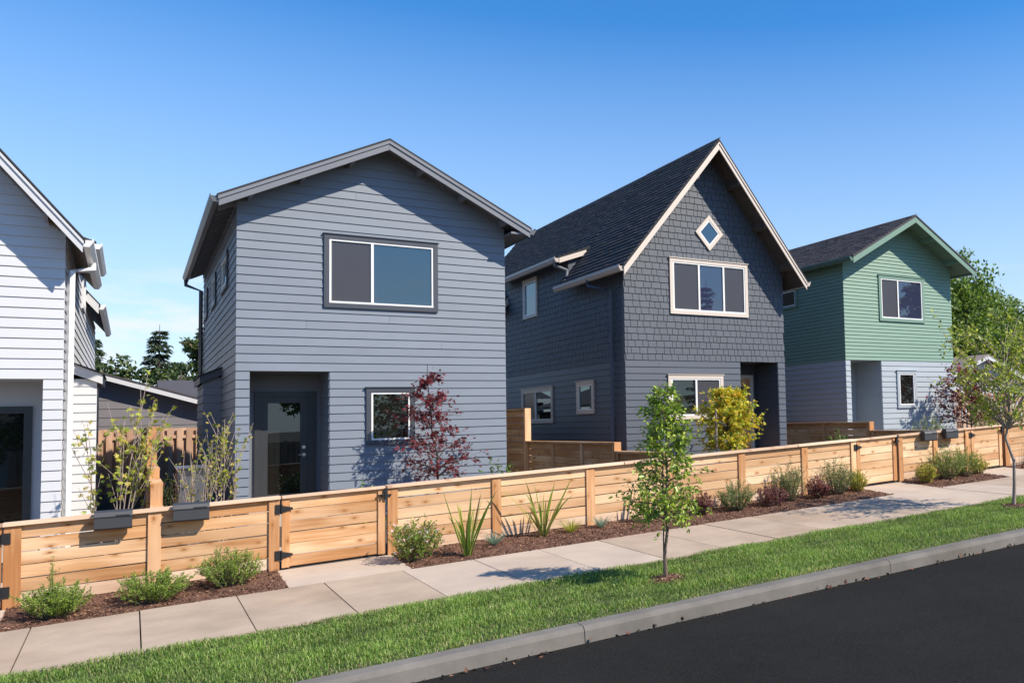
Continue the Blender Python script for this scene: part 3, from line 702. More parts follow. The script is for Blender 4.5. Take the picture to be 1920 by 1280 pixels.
def navy():
    x0, w, yf, yb, zb = 9.0, 4.5, 17.75, 30.0, .55; belt = 3.685
    up = (10.17 - x0, 12.40 - x0, 4.79, 6.12); lo = (10.07 - x0, 11.60 - x0, 2.30, 3.345); porch = (12.13 - x0, 13.30 - x0, zb - .1, 3.69)
    sd = [(21.95 - yf, 24.2 - yf, 2.30, 3.27), (19.4 - yf, 20.4 - yf, 2.50, 3.30), (22.95 - yf, 24.0 - yf, 5.25, 6.34)]
    H, F, L, q = steep_house('navy_house', 'dark navy shingled house with steep gable, cream trim and diamond window', x0, w, yf, yb, zb, 8.98, .6, 2.58, None, -1, M['navy'], M['cream'], M['soffit_dark'], M['cream_metal'], True, belt,
        dict(porch=porch, windows=[up, lo], dormer=(20.85, 25.35, 6.42), side=sd))
    window(H, F, *up, M['cream'], .085, [(0, .345, 'screen'), (.345, .70, 'glass_low'), (.70, 1, 'screen')])
    window(H, F, *lo, M['cream'], .085, [(0, .5, 'glass_dark'), (.5, 1, 'screen')])
    window(H, L, *sd[0], M['cream'], .085, [(0, .55, 'glass_dark'), (.55, 1, 'screen')]); window(H, L, *sd[1], M['cream'], .085, [(0, 1, 'glass_dark')]); window(H, L, *sd[2], M['cream'], .085, [(0, 1, 'glass_low')])
    # diamond window
    cx, cz, r = 11.30 - x0, 6.815, .44
    def ring(mb, ro, ri, o0, o1):
        po = [(cx, cz - ro), (cx + ro * .9, cz), (cx, cz + ro), (cx - ro * .9, cz)]; pi = [(cx, cz - ri), (cx + ri * .9, cz), (cx, cz + ri), (cx - ri * .9, cz)]
        for i in range(4):
            j = (i + 1) % 4; a, b, c_, d_ = po[i], po[j], pi[j], pi[i]
            mb.hexa([F(*a, o0), F(*b, o0), F(*c_, o0), F(*d_, o0), F(*a, o1), F(*b, o1), F(*c_, o1), F(*d_, o1)])
    mb = MB(); ring(mb, r, r - .115, .0, .05); dwn = mb.build('window', M['cream'], H); tag(dwn, 'small diamond shaped window with cream trim in the gable')
    mb = MB(); ring(mb, r - .114, r - .16, .0, .042); mb.build('frame', M['vinyl'], dwn)
    ri = r - .158; mb = MB(); p = [(cx, cz - ri), (cx + ri * .9, cz), (cx, cz + ri), (cx - ri * .9, cz)]; mb.prism(p, lambda a, b, t: F(a, b, t), .001, .024); mb.build('pane', M['glass_sky'], dwn)
    # porch
    yd = 18.75; fl = 1.2; px0, px1 = 12.13, 13.30
    mb = MB(); mb.box(px0 - .1, px1 + .1, yd + .002, yd + .1, zb, 3.8); mb.box(px0 - .1, px0, yf + .13, yd, zb, 3.8); mb.box(px1 + .001, px1 + .1, yf + .13, yd, zb, 3.8); mb.box(px0 + .001, px1 - .001, yf + .001, yd - .001, 3.692, 3.8); por = mb.build('porch', M['navy'], H)
    mb = MB(); mb.box(px0 + .002, px1 - .002, yf + .02, yd, zb, fl); mb.build('porch_floor', M['concrete_new'], por)
    lap(por, Frame(px1, yf, 0, 1, -1, 0), [(0, fl), (.99, fl), (.99, 3.68), (0, 3.68)], [], fl, 3.68, EX, M['navy'], belt, joints=False)
    D = Frame(0, yd, 1, 0, 0, -1); mb = MB(); wbox(mb, D, 12.14, 13.19, 3.31, 3.41, .001, .05); wbox(mb, D, 13.08, 13.19, fl, 3.31, .001, .048); mb.build('door_trim', M['cream'], por)
    mb = MB(); wbox(mb, D, 12.14, 13.075, fl, 3.308, .001, .03); door = mb.build('door', M['cedar_z'], H)
    mb = MB(); wbox(mb, D, 12.3, 12.9, 2.1, 3.1, .0305, .04); mb.build('pane', M['glass_dark'], door)
    # gutters and downspouts on the camera side
    ex = q['c'] - 2.58 - .07
    downspout(H, [(ex, 18.9, q['end'] - .12), (ex, 18.9, q['end'] - .26), (q['xs'] - .075, 18.32, q['end'] - .42), (q['xs'] - .075, 18.32, .9)], M['navy'])
    downspout(H, [(ex, 20.87, 6.43), (ex, 20.87, 6.3), (ex + .28, 20.77, 6.18), (ex + .28, 20.75, 5.95), (ex + .16, 20.60, 5.86)], M['grey_metal'])
    mb = MB(); wbox(mb, Frame(q['xs'], yf, 0, 1, -1, 0), .001, .10, zb, q['ze'] - .1, .0, .025); mb.build('corner_board', M['navy'], H)
    return H
navy()

def white():
    x1, w, yf, yb, zb = -.85, 4.5, 16.95, 31.0, .25; x0 = x1 - w
    porch = (-2.9 - x0, -1.064 - x0, zb - .1, 3.17)
    H, F, L, q = steep_house('white_house', 'white lap sided house with steep gable cut off by the left edge', x0, w, yf, yb, zb, 8.36, .5, 2.46, None, 1, M['white'], M['white'], M['soffit'], M['white_metal'], False, 3.175,
        dict(porch=porch, windows=[(-3.6 - x0, -2.0 - x0, 4.6, 5.9)], dormer=(21.2, 24.6, 5.95), side=[(22.4 - yf, 23.5 - yf, 4.9, 5.75)]))
    window(H, F, -3.6 - x0, -2.0 - x0, 4.6, 5.9, M['white'], .085, [(0, .5, 'screen'), (.5, 1, 'glass_sky')])
    window(H, L, 22.4 - yf, 23.5 - yf, 4.9, 5.75, M['white'], .085, [(0, 1, 'glass_sky')])
    yd = 17.8; fl = .75; px0, px1 = -2.9, -1.064
    mb = MB(); mb.box(px0 - .1, px1 + .1, yd + .002, yd + .1, zb, 3.3); mb.box(px0 - .1, px0, yf + .13, yd, zb, 3.3); mb.box(px1 + .001, px1 + .1, yf + .13, yd, zb, 3.3); mb.box(px0 + .001, px1 - .001, yf + .001, yd - .001, 3.172, 3.3); por = mb.build('porch', M['white'], H)
    mb = MB(); mb.box(px0 + .002, px1 - .002, yf + .02, yd, zb, fl); mb.build('porch_floor', M['concrete_new'], por)
    D = Frame(0, yd, 1, 0, 0, -1); mb = MB(); r1 = -1.235
    for e in ((-2.2, r1, 2.68, 2.79), (r1 - .10, r1, fl, 2.68), (-2.2, -2.1, fl, 2.68), (-2.1, r1 - .10, fl, fl + .2)): wbox(mb, D, *e, .001, .05)
    door = mb.build('door', M['door_dark'], H)
    mb = MB(); wbox(mb, D, -2.1, r1 - .10, fl + .2, 2.68, .002, .02); mb.build('pane', M['glass_dark'], door)
    ex = q['c'] + 2.46 + .07
    downspout(H, [(ex, 18.1, q['end'] - .13), (ex, 18.1, q['end'] - .25), (q['xs'] + .08, 17.22, q['end'] - .42), (q['xs'] + .08, 17.22, .6)], M['white_metal'], .042)
    # side bump-out with shed roof on the sunny wall
    mb = MB(); mb.box(x1 + .003, x1 + .35, 19.4, 21.2, zb, 3.30); b = mb.build('bump_out', M['white'], H)
    lap(b, Frame(x1 + .003, 19.4, 1, 0, 0, -1), [(0, zb), (.36, zb), (.36, 3.28), (0, 3.28)], [], zb, 3.28, EX, M['white'], 3.175, joints=False)
    mb = MB(); tilt_prism(mb, x1 + .003, 3.60, x1 + .46, 3.40, 0, .03, 19.28, 21.3); mb.build('bump_out_roof', M['roof'], b)
    mb = MB(); tilt_prism(mb, x1 + .004, 3.60, x1 + .44, 3.41, .032, .2, 19.31, 21.27); mb.build('bump_out_fascia', M['white'], b)
white()

# ------------------------------------------------------------------ green house
def green():
    x0, x1, yf, yb, zb = 16.06, 20.45, 18.25, 25.6, .75; w = x1 - x0; c = 18.38; ridge, slope, half, oh = 8.06, .56, 2.5, .66; belt = 3.835
    H = thing('green_sided_house', 'two tone house, green lap siding above pale grey, low gable', 'house', (c, yf, zb))
    za = ridge - .13; F = Frame(x0, yf, 1, 0, 0, -1); cu = c - x0
    ze0 = za - slope * cu; ze1 = za - slope * (w - cu)
    poly = [(0, zb), (w, zb), (w, ze1), (cu, za), (0, ze0)]; ep = [(-.018, zb), (w + .018, zb), (w + .018, ze1), (cu, za), (-.018, ze0)]
    porch = (16.22 - x0, 17.41 - x0, zb - .1, 3.83); up = (17.385 - x0, 19.25 - x0, 4.985, 6.32); lo = (17.995 - x0, 18.79 - x0, 2.45, 3.545)
    wall = core(H, F, poly, [porch], M['greyblue'])
    lap(wall, F, ep, [porch, lo], zb, belt - .002, EX, M['greyblue'], belt)
    lap(wall, F, ep, [up], belt, za - .03, .1016, M['green'], belt, butt=.021, joints=False)
    window(H, F, *up, M['green_trim'], .09, [(0, .4, 'screen'), (.4, 1, 'glass_low')]); window(H, F, *lo, M['greyblue'], .09, [(0, 1, 'glass_dark')])
    L = Frame(x0, yf, 0, 1, -1, 0); d = yb - yf; sw = core(H, L, [(0, zb), (d, zb), (d, ze0), (0, ze0)], [], M['green'])
    wn_ = (20.35 - yf, 22.3 - yf, 5.55, 6.15)
    lap(sw, L, [(.002, zb), (d, zb), (d, ze0), (.002, ze0)], [], zb, belt - .002, EX, M['greyblue'], belt, joints=False)
    lap(sw, L, [(.002, zb), (d, zb), (d, ze0), (.002, ze0)], [wn_], belt, ze0 - .05, .1016, M['green'], belt, butt=.021, joints=False)
    window(H, L, *wn_, M['green_trim'], .07, [(0, 1, 'glass_dark')], head=False)
    mb = MB(); mb.box(x1 - .12, x1, yf + .12, yb, zb, ze1); mb.box(x0 + .12, x1 - .12, yb - .12, yb, zb, ze0); mb.build('wall', M['green'], H)
    yd = 19.35; fl = 1.2; px0, px1 = 16.22, 17.41
    mb = MB(); mb.box(px0 - .1, px1 + .1, yd + .002, yd + .1, zb, 3.9); mb.box(px0 - .1, px0, yf + .13, yd, zb, 3.9); mb.box(px1 + .001, px1 + .1, yf + .13, yd, zb, 3.9); mb.box(px0 + .001, px1 - .001, yf + .001, yd - .001, 3.832, 3.9); por = mb.build('porch', M['greyblue'], H)
    mb = MB(); mb.box(px0 + .002, px1 - .002, yf + .02, yd, zb, fl); mb.build('porch_floor', M['concrete_new'], por)
    lap(por, Frame(px1, yf, 0, 1, -1, 0), [(0, fl), (1.09, fl), (1.09, 3.82), (0, 3.82)], [], fl, 3.82, EX, M['greyblue'], belt, joints=False)
    D = Frame(0, yd, 1, 0, 0, -1); mb = MB(); wbox(mb, D, 16.25, 17.0, fl, 3.25, .001, .035); door = mb.build('door', M['greyblue'], H)
    mb = MB(); mb.tube([(16.92, yd - .036, 2.15), (16.92, yd - .08, 2.15)], .03, 10); mb.build('handle', M['steel'], door)
    roof = gable_roof(H, c, half, yf - oh, yb + .4, ridge, slope, M['roof_grey'], M['green_trim'], M['green_trim'], M['green_metal'], yf, look=2, two=False)
    shingle_courses(roof, c, -1, half, yf - oh - .01, yb + .4, ridge, slope, M['roof_grey'], ex=.14)
green()

# ------------------------------------------------------------------ front fence, gates, mailboxes
def ftop(x): return 1.40 + .036 * x
def fz(x, drop): return ftop(x) - drop
def board_row(par, x0, x1, y0, y1, d0, d1, mat, name='board'):
    mb = MB(); mb.hexa([(x0, y0, fz(x0, d1)), (x1, y0, fz(x1, d1)), (x1, y1, fz(x1, d1)), (x0, y1, fz(x0, d1)), (x0, y0, fz(x0, d0)), (x1, y0, fz(x1, d0)), (x1, y1, fz(x1, d0)), (x0, y1, fz(x0, d0))])
    return mb.build(name, mat, par)
def fence_run(label, posts, bm='cedar_pale'):
    x0, x1 = posts[0][0], posts[-1][1]; T = thing('front_fence', label, 'fence', (x0, Y_FENCE, G(x0, Y_FENCE)), 'front fence sections along the sidewalk')
    for a, b in posts:
        mb = MB(); zb = G(a, Y_FENCE) - .15
        mb.hexa([(a, Y_FENCE - .045, zb), (b, Y_FENCE - .045, zb), (b, Y_FENCE - .02, zb), (a, Y_FENCE - .02, zb), (a, Y_FENCE - .045, fz(a, .04)), (b, Y_FENCE - .045, fz(b, .04)), (b, Y_FENCE - .02, fz(b, .04)), (a, Y_FENCE - .02, fz(a, .04))])
        mb.box(a + .02, b - .02, Y_FENCE + .006, Y_FENCE + .095, zb, fz(a, .05)); mb.build('post', M['cedar_z'], T)
    for (a, b), (c, d) in zip(posts, posts[1:]):
        l, r = (a + b) / 2, (c + d) / 2
        for k in range(7):
            e = random.uniform(-.003, .003); board_row(T, l + .002, r - .002, Y_FENCE - .018, Y_FENCE + .004, .042 + k * .149 + e, .042 + k * .149 + .137 + e + random.uniform(-.003, .003), M['cedar_low'] if k > 4 else M[bm])
    l = x0
    while l < x1 - .01:
        r = min(x1, l + 3.6); board_row(T, l - .01, r + .008, Y_FENCE - .075, Y_FENCE + .11, 0, .038, M['cedar_cap'], 'cap_rail'); l = r + .003 if r < x1 else x1
    return T
fence_run('cedar board fence in front of white house, with two grey mailboxes on it', [(-1.12, -.97), (.18, .31), (1.44, 1.56)], 'cedar_x')
fence_run('long cedar board fence between the slate house gate and navy house gate', [(2.87, 3.0), (4.32, 4.45), (5.82, 5.96), (7.29, 7.43), (8.74, 8.88), (10.18, 10.32), (11.42, 11.55)])
fence_run('short cedar board fence with dark mailboxes between the two right hand gates', [(12.72, 12.84), (13.76, 13.89), (14.77, 14.94)])
fence_run('cedar board fence running out of the right edge past the last gate', [(16.12, 16.27), (17.75, 17.9), (19.3, 19.45), (20.8, 20.95)])
def gate(label, a, b, hinge_left=True, bm='cedar_x'):
    T = thing('gate', label, 'gate', (a, Y_FENCE, G(a, Y_FENCE)), 'board gates in the front fence')
    for k in range(6):
        e = random.uniform(-.003, .003); board_row(T, a + .08, b - .08, Y_FENCE - .022, Y_FENCE, .042 + k * .147 + e, .042 + k * .147 + .138 + e, M[bm])
    for l, r in ((a + .006, a + .095), (b - .095, b - .006)): board_row(T, l, r, Y_FENCE - .044, Y_FENCE - .023, .042, .925, M['cedar_z'], 'stile')
    board_row(T, a + .006, b - .006, Y_FENCE - .072, Y_FENCE + .05, .003, .036, M['cedar_cap'], 'cap_rail')
    hx = a if hinge_left else b; s = 1 if hinge_left else -1
    for dr in (.17, .76):
        mb = MB(); z = fz(hx, dr); y0, y1 = Y_FENCE - .058, Y_FENCE - .046
        mb.box(min(hx - s * .07, hx - s * .005), max(hx - s * .07, hx - s * .005), y0, y1, z - .06, z + .06)
        A = [(hx + s * .004, z - .045), (hx + s * .13, z - .014), (hx + s * .13, z + .014), (hx + s * .004, z + .045)]
        mb.prism(A if s > 0 else A[::-1], lambda p, q, t: (p, t, q), y0, y1); mb.tube([(hx, y0 - .004, z - .062), (hx, y0 - .004, z + .062)], .011, 6)
        mb.build('hinge', M['black'], T)
    lx = b if hinge_left else a; z = fz(lx, .13); mb = MB(); y0, y1 = Y_FENCE - .066, Y_FENCE - .046
    mb.box(lx - .10, lx + .07, y0, y1, z - .013, z + .013); mb.box(lx - .02, lx + .022, y0 - .012, y1, z - .06, z + .10); mb.box(lx - .05, lx - .03, y0 - .03, y0, z - .03, z + .03); mb.build('latch', M['black'], T)
gate('cedar gate at the far left edge before the white house', *GATES[0], hinge_left=False)
gate('wide cedar gate with black strap hinges leading to the slate house', *GATES[1])
gate('cedar gate leading to the navy house, left of the dark mailboxes', *GATES[2], bm='cedar_pale')
gate('cedar gate leading to the green house, right of the dark mailboxes', *GATES[3], bm='cedar_pale')
def mailbox(x0, x1, label):
    T = thing('mailbox', label, 'mailbox', ((x0 + x1) / 2, Y_FENCE - .08, fz(x0, .2)), 'mailboxes hung on the front fence')
    z1 = fz((x0 + x1) / 2, -.03); z0 = z1 - .215; yb, yf = Y_FENCE - .078, Y_FENCE - .20; zs = (z1 - z0) * .70 + z0
    mb = MB(); mb.prism([(yb, z0), (yf + .02, z0), (yf, z0 + .02), (yf + .002, zs - .004), (yb, zs + .03)], lambda a, b, t: (t, a, b), x0 + .003, x1 - .003); mb.build('body', M['mailbox'], T)
    mb = MB(); mb.prism([(yb, zs + .032), (yf - .006, zs - .006), (yf - .008, zs + .004), (yf + .012, z1 - .012), (yb, z1 + .006)], lambda a, b, t: (t, a, b), x0, x1); lid = mb.build('lid', M['mailbox'], T)
    mb = MB(); w = x1 - x0; mb.box(x0 + w * .56, x1 - w * .07, yf - .012, yf + .0, zs + .006, zs + .016); mb.build('slot', M['black'], lid)
mailbox(-.33, .03, 'dark grey mailbox on the fence, left one of the white house pair')
mailbox(.42, .79, 'dark grey mailbox on the fence just left of the slate house gate')
mailbox(13.34, 13.72, 'dark mailbox on the fence, nearer the navy house gate')
mailbox(14.0, 14.38, 'dark mailbox on the fence, nearer the green house gate')

# ------------------------------------------------------------------ side fences between the lots
def side_fence(label, X, secs):
    T = thing('side_fence', label, 'fence', (X, secs[0][0], G(X, secs[0][0])))
    for (y0, y1, top) in secs:
        z = top - .04; zg = G(X, y0) - .05; n = 0
        while z > zg:
            mb = MB(); e = random.uniform(-.004, .004); mb.box(X - .010, X + .012, y0 + .01, y1 - .01, max(zg - .1, z - .138) + e, z); mb.build('board', M['cedar_y'], T); z -= .148
        m = max(1, round((y1 - y0) / 1.75))
        for k in range(m + 1):
            y = y0 + (y1 - y0) * k / m; yy = min(max(y, y0 + .05), y1 - .05); mb = MB(); mb.box(X - .05, X - .012, yy - .048, yy + .048, zg - .1, top - .041); mb.build('post', M['cedar_z'], T)
        mb = MB(); mb.box(X - .075, X + .075, y0 - .02, y1 + .01, top - .038, top); mb.build('cap_rail', M['cedar_y'], T)
        mb = MB(); mb.box(X - .07, X + .07, y0 - .04, y0 - .021, zg - .1, top - .002); mb.build('end_board', M['cedar_z'], T)
    return T
side_fence('stepped cedar fence between the slate house and the navy house', 7.4, [(13.1, 14.98, 1.74), (15.03, 19.58, 1.905), (19.63, 27, 2.66)])
side_fence('cedar fence between the navy house and the green house', 14.3, [(13.1, 15.38, 1.91), (15.43, 24, 2.12)])
side_fence('stepped cedar fence between the white house and the slate house', .30, [(13.1, 14.88, 1.31), (14.93, 16.68, 1.62), (16.73, 18.55, 1.77), (18.6, 30.8, 2.43)])
def privacy(label, x0, x1, y, top, zb, pitch=.235):
    T = thing('privacy_fence', label, 'fence', (x0, y, zb)); x = x0; k = 0
    while x < x1:
        w = .14; mb = MB(); t = top + random.uniform(-.012, .012); yy = y if k % 2 == 0 else y + .085
        mb.box(x, x + w, yy - .02, yy, zb, t); mb.build('board', M['cedar_old'], T); x += pitch / 2; k += 1
    for z in (zb + .35, top - .25):
        mb = MB(); mb.box(x0, x1, y + .002, y + .063, z - .045, z + .045); mb.build('rail', M['cedar_old'], T)
    x = x0 + .4
    while x < x1: mb = MB(); mb.box(x, x + .09, y + .087, y + .177, zb - .1, top + .06); mb.build('post', M['cedar_old'], T); x += 2.4
privacy('weathered vertical board fence in front of the grey garage', -2.2, 2.6, 31, 2.46, .5)
privacy('weathered vertical board fence behind the red maple right of the green house', 20.55, 29.5, 20.5, 2.95, .95)

# ------------------------------------------------------------------ neighbouring buildings
def garage():
    y = 33.0; H = thing('garage', 'low grey garage with white sloping roof edge behind the board fence', 'garage', (.2, y, .5))
    def top(x): return 4.17 - (x + .8) * .32
    F = Frame(-5.0, y, 1, 0, 0, -1); w = 7.6; poly = [(0, .5), (w, .5), (w, top(2.6) - .12), (0, top(-5.0) - .12)]
    wl_ = core(H, F, poly, [], M['garage']); lap(wl_, F, poly, [], .5, top(-5) - .2, .26, M['garage'], .5, joints=False)
    mb = MB(); tilt_prism(mb, -5.2, top(-5.2) + .04, 2.85, top(2.85) + .04, 0, .05, y - .42, y + 6); rf = mb.build('roof', M['roof_grey'], H)
    mb = MB(); tilt_prism(mb, -5.2, top(-5.2), 2.83, top(2.83), .012, .17, y - .40, y - .36); mb.build('rake_board', M['white'], rf)
    mb = MB(); tilt_prism(mb, -5.2, top(-5.2), 2.83, top(2.83), .05, .09, y - .355, y + 5.9); mb.build('roof_deck', M['slate_trim'], rf)
    mb = MB(); mb.box(-4.9, 2.5, y + .13, y + 5.8, .5, 2.7); mb.build('wall', M['garage'], H)
M['garage'] = paint('garage_paint', (.17, .16, .175), .6)
garage()
def back_house(name, label, cx, y, hw, dep, zb, ze, slope, roofm, wallm):
    H = thing(name, label, 'house', (cx, y, zb)); za = ze + slope * hw
    F = Frame(cx - hw, y, 1, 0, 0, -1); w = core(H, F, gable_poly(2 * hw, zb, ze, za), [], wallm)
    lap(w, F, gable_poly(2 * hw, zb, ze, za), [], zb, za - .1, .2, wallm, zb, joints=False)
    mb = MB(); mb.box(cx - hw + .02, cx + hw - .02, y + .13, y + dep, zb, ze); mb.build('wall', wallm, H)
    for s in (-1, 1):
        mb = MB(); tilt_prism(mb, cx, za + .14, cx + s * (hw + .5), za + .14 - slope * (hw + .5), 0, .07, y - .5, y + dep + .3); r = mb.build('roof', roofm, H)
        mb = MB(); tilt_prism(mb, cx + s * .002, za + .14, cx + s * (hw + .48), za + .14 - slope * (hw + .48), .072, .26, y - .49, y - .46); mb.build('rake_board', M['white'], r)
    window(H, F, hw - .6, hw + .6, zb + 1.0, zb + 2.1, M['white'], .09, [(0, .5, 'glass_dark'), (.5, 1, 'glass_dark')])
back_house('brown_roofed_house', 'low white gabled house with brown roof behind the right street tree', 35.2, 29.5, 3.6, 9, 1.2, 3.75, .36, M['roof_brown'], M['white'])
def eave_house(name, label, x0, x1, y, zb, ze, zr, dep, roofm, wallm, pane='glass_dark'):
    H = thing(name, label, 'house', ((x0 + x1) / 2, y, zb)); F = Frame(x0, y, 1, 0, 0, -1); w = x1 - x0; pl = [(0, zb), (w, zb), (w, ze), (0, ze)]
    wl_ = core(H, F, pl, [], wallm); lap(wl_, F, pl, [], zb, ze, .2, wallm, zb, joints=False)
    mb = MB(); mb.box(x0, x1, y + .13, y + dep, zb, ze - .02); mb.build('wall', wallm, H)
    mb = MB(); mb.prism([(y - .5, ze - .1), (y + dep / 2, zr), (y + dep + .5, ze - .1), (y + dep + .5, ze - .02), (y + dep / 2, zr + .1), (y - .5, ze)][::-1], lambda a, b, t: (t, a, b), x0 - .4, x1 + .4); rf = mb.build('roof', roofm, H)
    mb = MB(); mb.box(x0 - .4, x1 + .4, y - .53, y - .505, ze - .17, ze + .01); mb.build('fascia', M['white'], rf)
    for u in (w * .25, w * .7): window(H, F, u - .6, u + .6, zb + .9, zb + 2.0, M['white'], .09, [(0, .5, pane), (.5, 1, pane)])
eave_house('shingle_roofed_house', 'low house with grey shingle roof seen far behind the garage', 1.3, 10.5, 42, .9, 3.5, 4.55, 9, M['roof_grey'], M['garage'])

# ------------------------------------------------------------------ air conditioner
def ac():
    x0, x1, y0, y1, zb = .60, .98, 16.6, 17.35, .62; T = thing('air_conditioner', 'dark grey air conditioning unit behind bare stems beside slate house', 'air conditioner', (.8, 17, zb))
    mb = MB(); mb.box(x0, x1, y0, y1, zb, zb + 1.12); mb.build('casing', M['mailbox'], T)
    for k in range(12): mb = MB(); z = zb + .12 + k * .08; mb.box(x0 - .012, x0 - .001, y0 + .05, y1 - .05, z, z + .03); mb.build('louvre', M['grey_metal'], T)
    mb = MB(); mb.box(x0 - .02, x1 + .02, y0 - .02, y1 + .02, zb + 1.121, zb + 1.15); mb.build('lid', M['gutter_dark'], T)
    mb = MB(); mb.box(x0 + .03, x1 - .03, y0 - .012, y0 - .001, zb + .1, zb + 1.0); mb.build('front_panel', M['gutter_dark'], T)
ac()

# ------------------------------------------------------------------ vegetation
def stems_obj(name, paths, mat, parent, sides=5):
    mb = MB()
    for pts, rad in paths: mb.tube(pts, rad, sides)
    return mb.build(name, mat, parent, True)
def curve(p0, p1, bow, n=5):
    p0, p1 = np.array(p0, float), np.array(p1, float); out = []
    for i in range(n):
        t = i / (n - 1); out.append(p0 + (p1 - p0) * t + np.array(bow) * math.sin(math.pi * t))
    return out
def tree(name, label, base, H, spread, prof, colors, t0=.3, n_limb=40, twigs=5, lpt=9, L=.07, W=.035, r0=.03, tmpl=OVAL, mat='leaf', bark='bark', rise=.35, cat='tree', group=None, lean=(0, 0), twl=.35, stake=None, wob=.03, droop=0):
    base = np.array(base, float); T = thing(name, label, cat, tuple(base), group)
    n = 9; tp = [base + np.array([lean[0] * (i / (n - 1)) + RNG.normal() * wob * (i > 0), lean[1] * (i / (n - 1)) + RNG.normal() * wob * (i > 0), H * .96 * i / (n - 1)]) for i in range(n)]
    tr = [r0 * (1 - .85 * (i / (n - 1)) ** .9) for i in range(n)]; tp[0][2] -= .08
    def at(t):
        f = t * (n - 1); i = min(int(f), n - 2); return tp[i] + (tp[i + 1] - tp[i]) * (f - i), tr[i] + (tr[i + 1] - tr[i]) * (f - i)
    limbs = []; P = []; D = []
    for i in range(n_limb):
        t = t0 + (1 - t0) * ((i + RNG.random()) / n_limb); ts = max(t0 * .9, t - .10 * RNG.random() - rise * .18)
        p, r = at(min(ts, .985)); az = i * 2.4 + RNG.normal() * .35; ln = max(.05, prof((t - t0) / (1 - t0)) * spread * RNG.uniform(.65, 1.15))
        e = p + np.array([math.cos(az) * ln, math.sin(az) * ln, ln * rise * RNG.uniform(.3, 1.6) - droop * ln]); bow = np.array([0, 0, .10 * ln]) + RNG.normal(size=3) * .04 * ln
        pts = curve(p, e, bow, 5); limbs.append((pts, [r * .55 * (1 - .8 * k / 4) + .0015 for k in range(5)]))
        d = (e - p) / np.linalg.norm(e - p)
        for k in range(twigs):
            s = RNG.uniform(.25, 1); q = p + (e - p) * s + bow * math.sin(math.pi * s); td = d * .7 + RNG.normal(size=3) * .6; td /= np.linalg.norm(td); tl = twl * ln * RNG.uniform(.5, 1.3) + .04
            limbs.append(([q, q + td * tl * .5 + np.array([0, 0, .02]), q + td * tl], [.0035, .0025, .001]))
            for j in range(lpt): P.append(q + td * tl * RNG.uniform(.1, 1.05) + RNG.normal(size=3) * L * .35); D.append(td * .5 + RNG.normal(size=3) * .7 + np.array([0, 0, -.25]))
    trunk = stems_obj('trunk', [(tp, tr)], M[bark], T, 8); stuff(stems_obj('branches', limbs, M[bark], trunk, 4))
    V, Tn, C = leaves(P, D, rdir(len(P), 1.1), L, W, colors, tmpl); link('crown', fast_mesh('crown', V, Tn, M[mat], C), T)
    return T
def shrub(name, label, base, h, spread, n_stem, colors, L=.03, W=.014, lps=40, up=.7, mat='leaf', tmpl=OVAL, bark='bark', r=.005, group=None, lo=.15, flowers=None, cat='shrub', sub=3, even=False, shoot=None):
    base = np.array(base, float); T = thing(name, label, cat, tuple(base), group); paths = []; P = []; D = []; FP = []
    for i in range(n_stem):
        az = RNG.random() * 6.283; rr = math.sqrt(RNG.random()); out = spread * rr; hh = h * RNG.uniform(.62, 1.08) * (1 - .35 * rr ** 2 * (0 if even else 1))
        if shoot and i < 3: hh = shoot * (1 - .12 * i); out = .03; az = 2.6
        p = base + np.array([math.cos(az), math.sin(az), 0]) * out * .22 - np.array([0, 0, .04]); e = base + np.array([math.cos(az) * out, math.sin(az) * out, hh]); bow = np.array([math.cos(az), math.sin(az), -.3]) * RNG.uniform(-.06, .1) * h
        pts = curve(p, e, bow, 5); paths.append((pts, [r * (1 - .8 * k / 4) for k in range(5)]))
        axes = [(p, e, bow, lo)]
        for k in range(sub):
            s = RNG.uniform(.3, .9); q = p + (e - p) * s + bow * math.sin(math.pi * s); d = (e - p) / np.linalg.norm(e - p) + RNG.normal(size=3) * (.22 if even else .55); d[2] = abs(d[2]) * up + .1; q2 = q + d / np.linalg.norm(d) * h * RNG.uniform(.15, .33); paths.append(([q, (q + q2) / 2, q2], [r * .5, r * .35, r * .15])); axes.append((q, q2, np.zeros(3), .1))
        for (a, b, bw, l0) in axes:
            m = max(2, int(lps * np.linalg.norm(b - a) / h)); ax = (b - a) / np.linalg.norm(b - a)
            for j in range(m):
                s = l0 + (1 - l0) * RNG.random() ** .8; P.append(a + (b - a) * s + bw * math.sin(math.pi * s) + RNG.normal(size=3) * L * .25); D.append(ax * .6 + RNG.normal(size=3) * .7)
            if flowers: FP.append(b + np.array([0, 0, .01]))
    stems_obj('stems', paths, M[bark], T, 4)
    V, Tn, C = leaves(P, D, rdir(len(P), .9), L, W, colors, tmpl); link('foliage', fast_mesh('foliage', V, Tn, M[mat], C), T)
    if flowers:
        FP = np.array(FP)[RNG.random(len(FP)) < flowers[1]]; FP = np.repeat(FP, 6, 0) + RNG.normal(size=(len(FP) * 6, 3)) * .008
        V, Tn, C = leaves(FP, rdir(len(FP), .4), rdir(len(FP), .6), .022, .018, flowers[0], OVAL); link('blossom', fast_mesh('blossom', V, Tn, M['flower'], C), T)
    return T
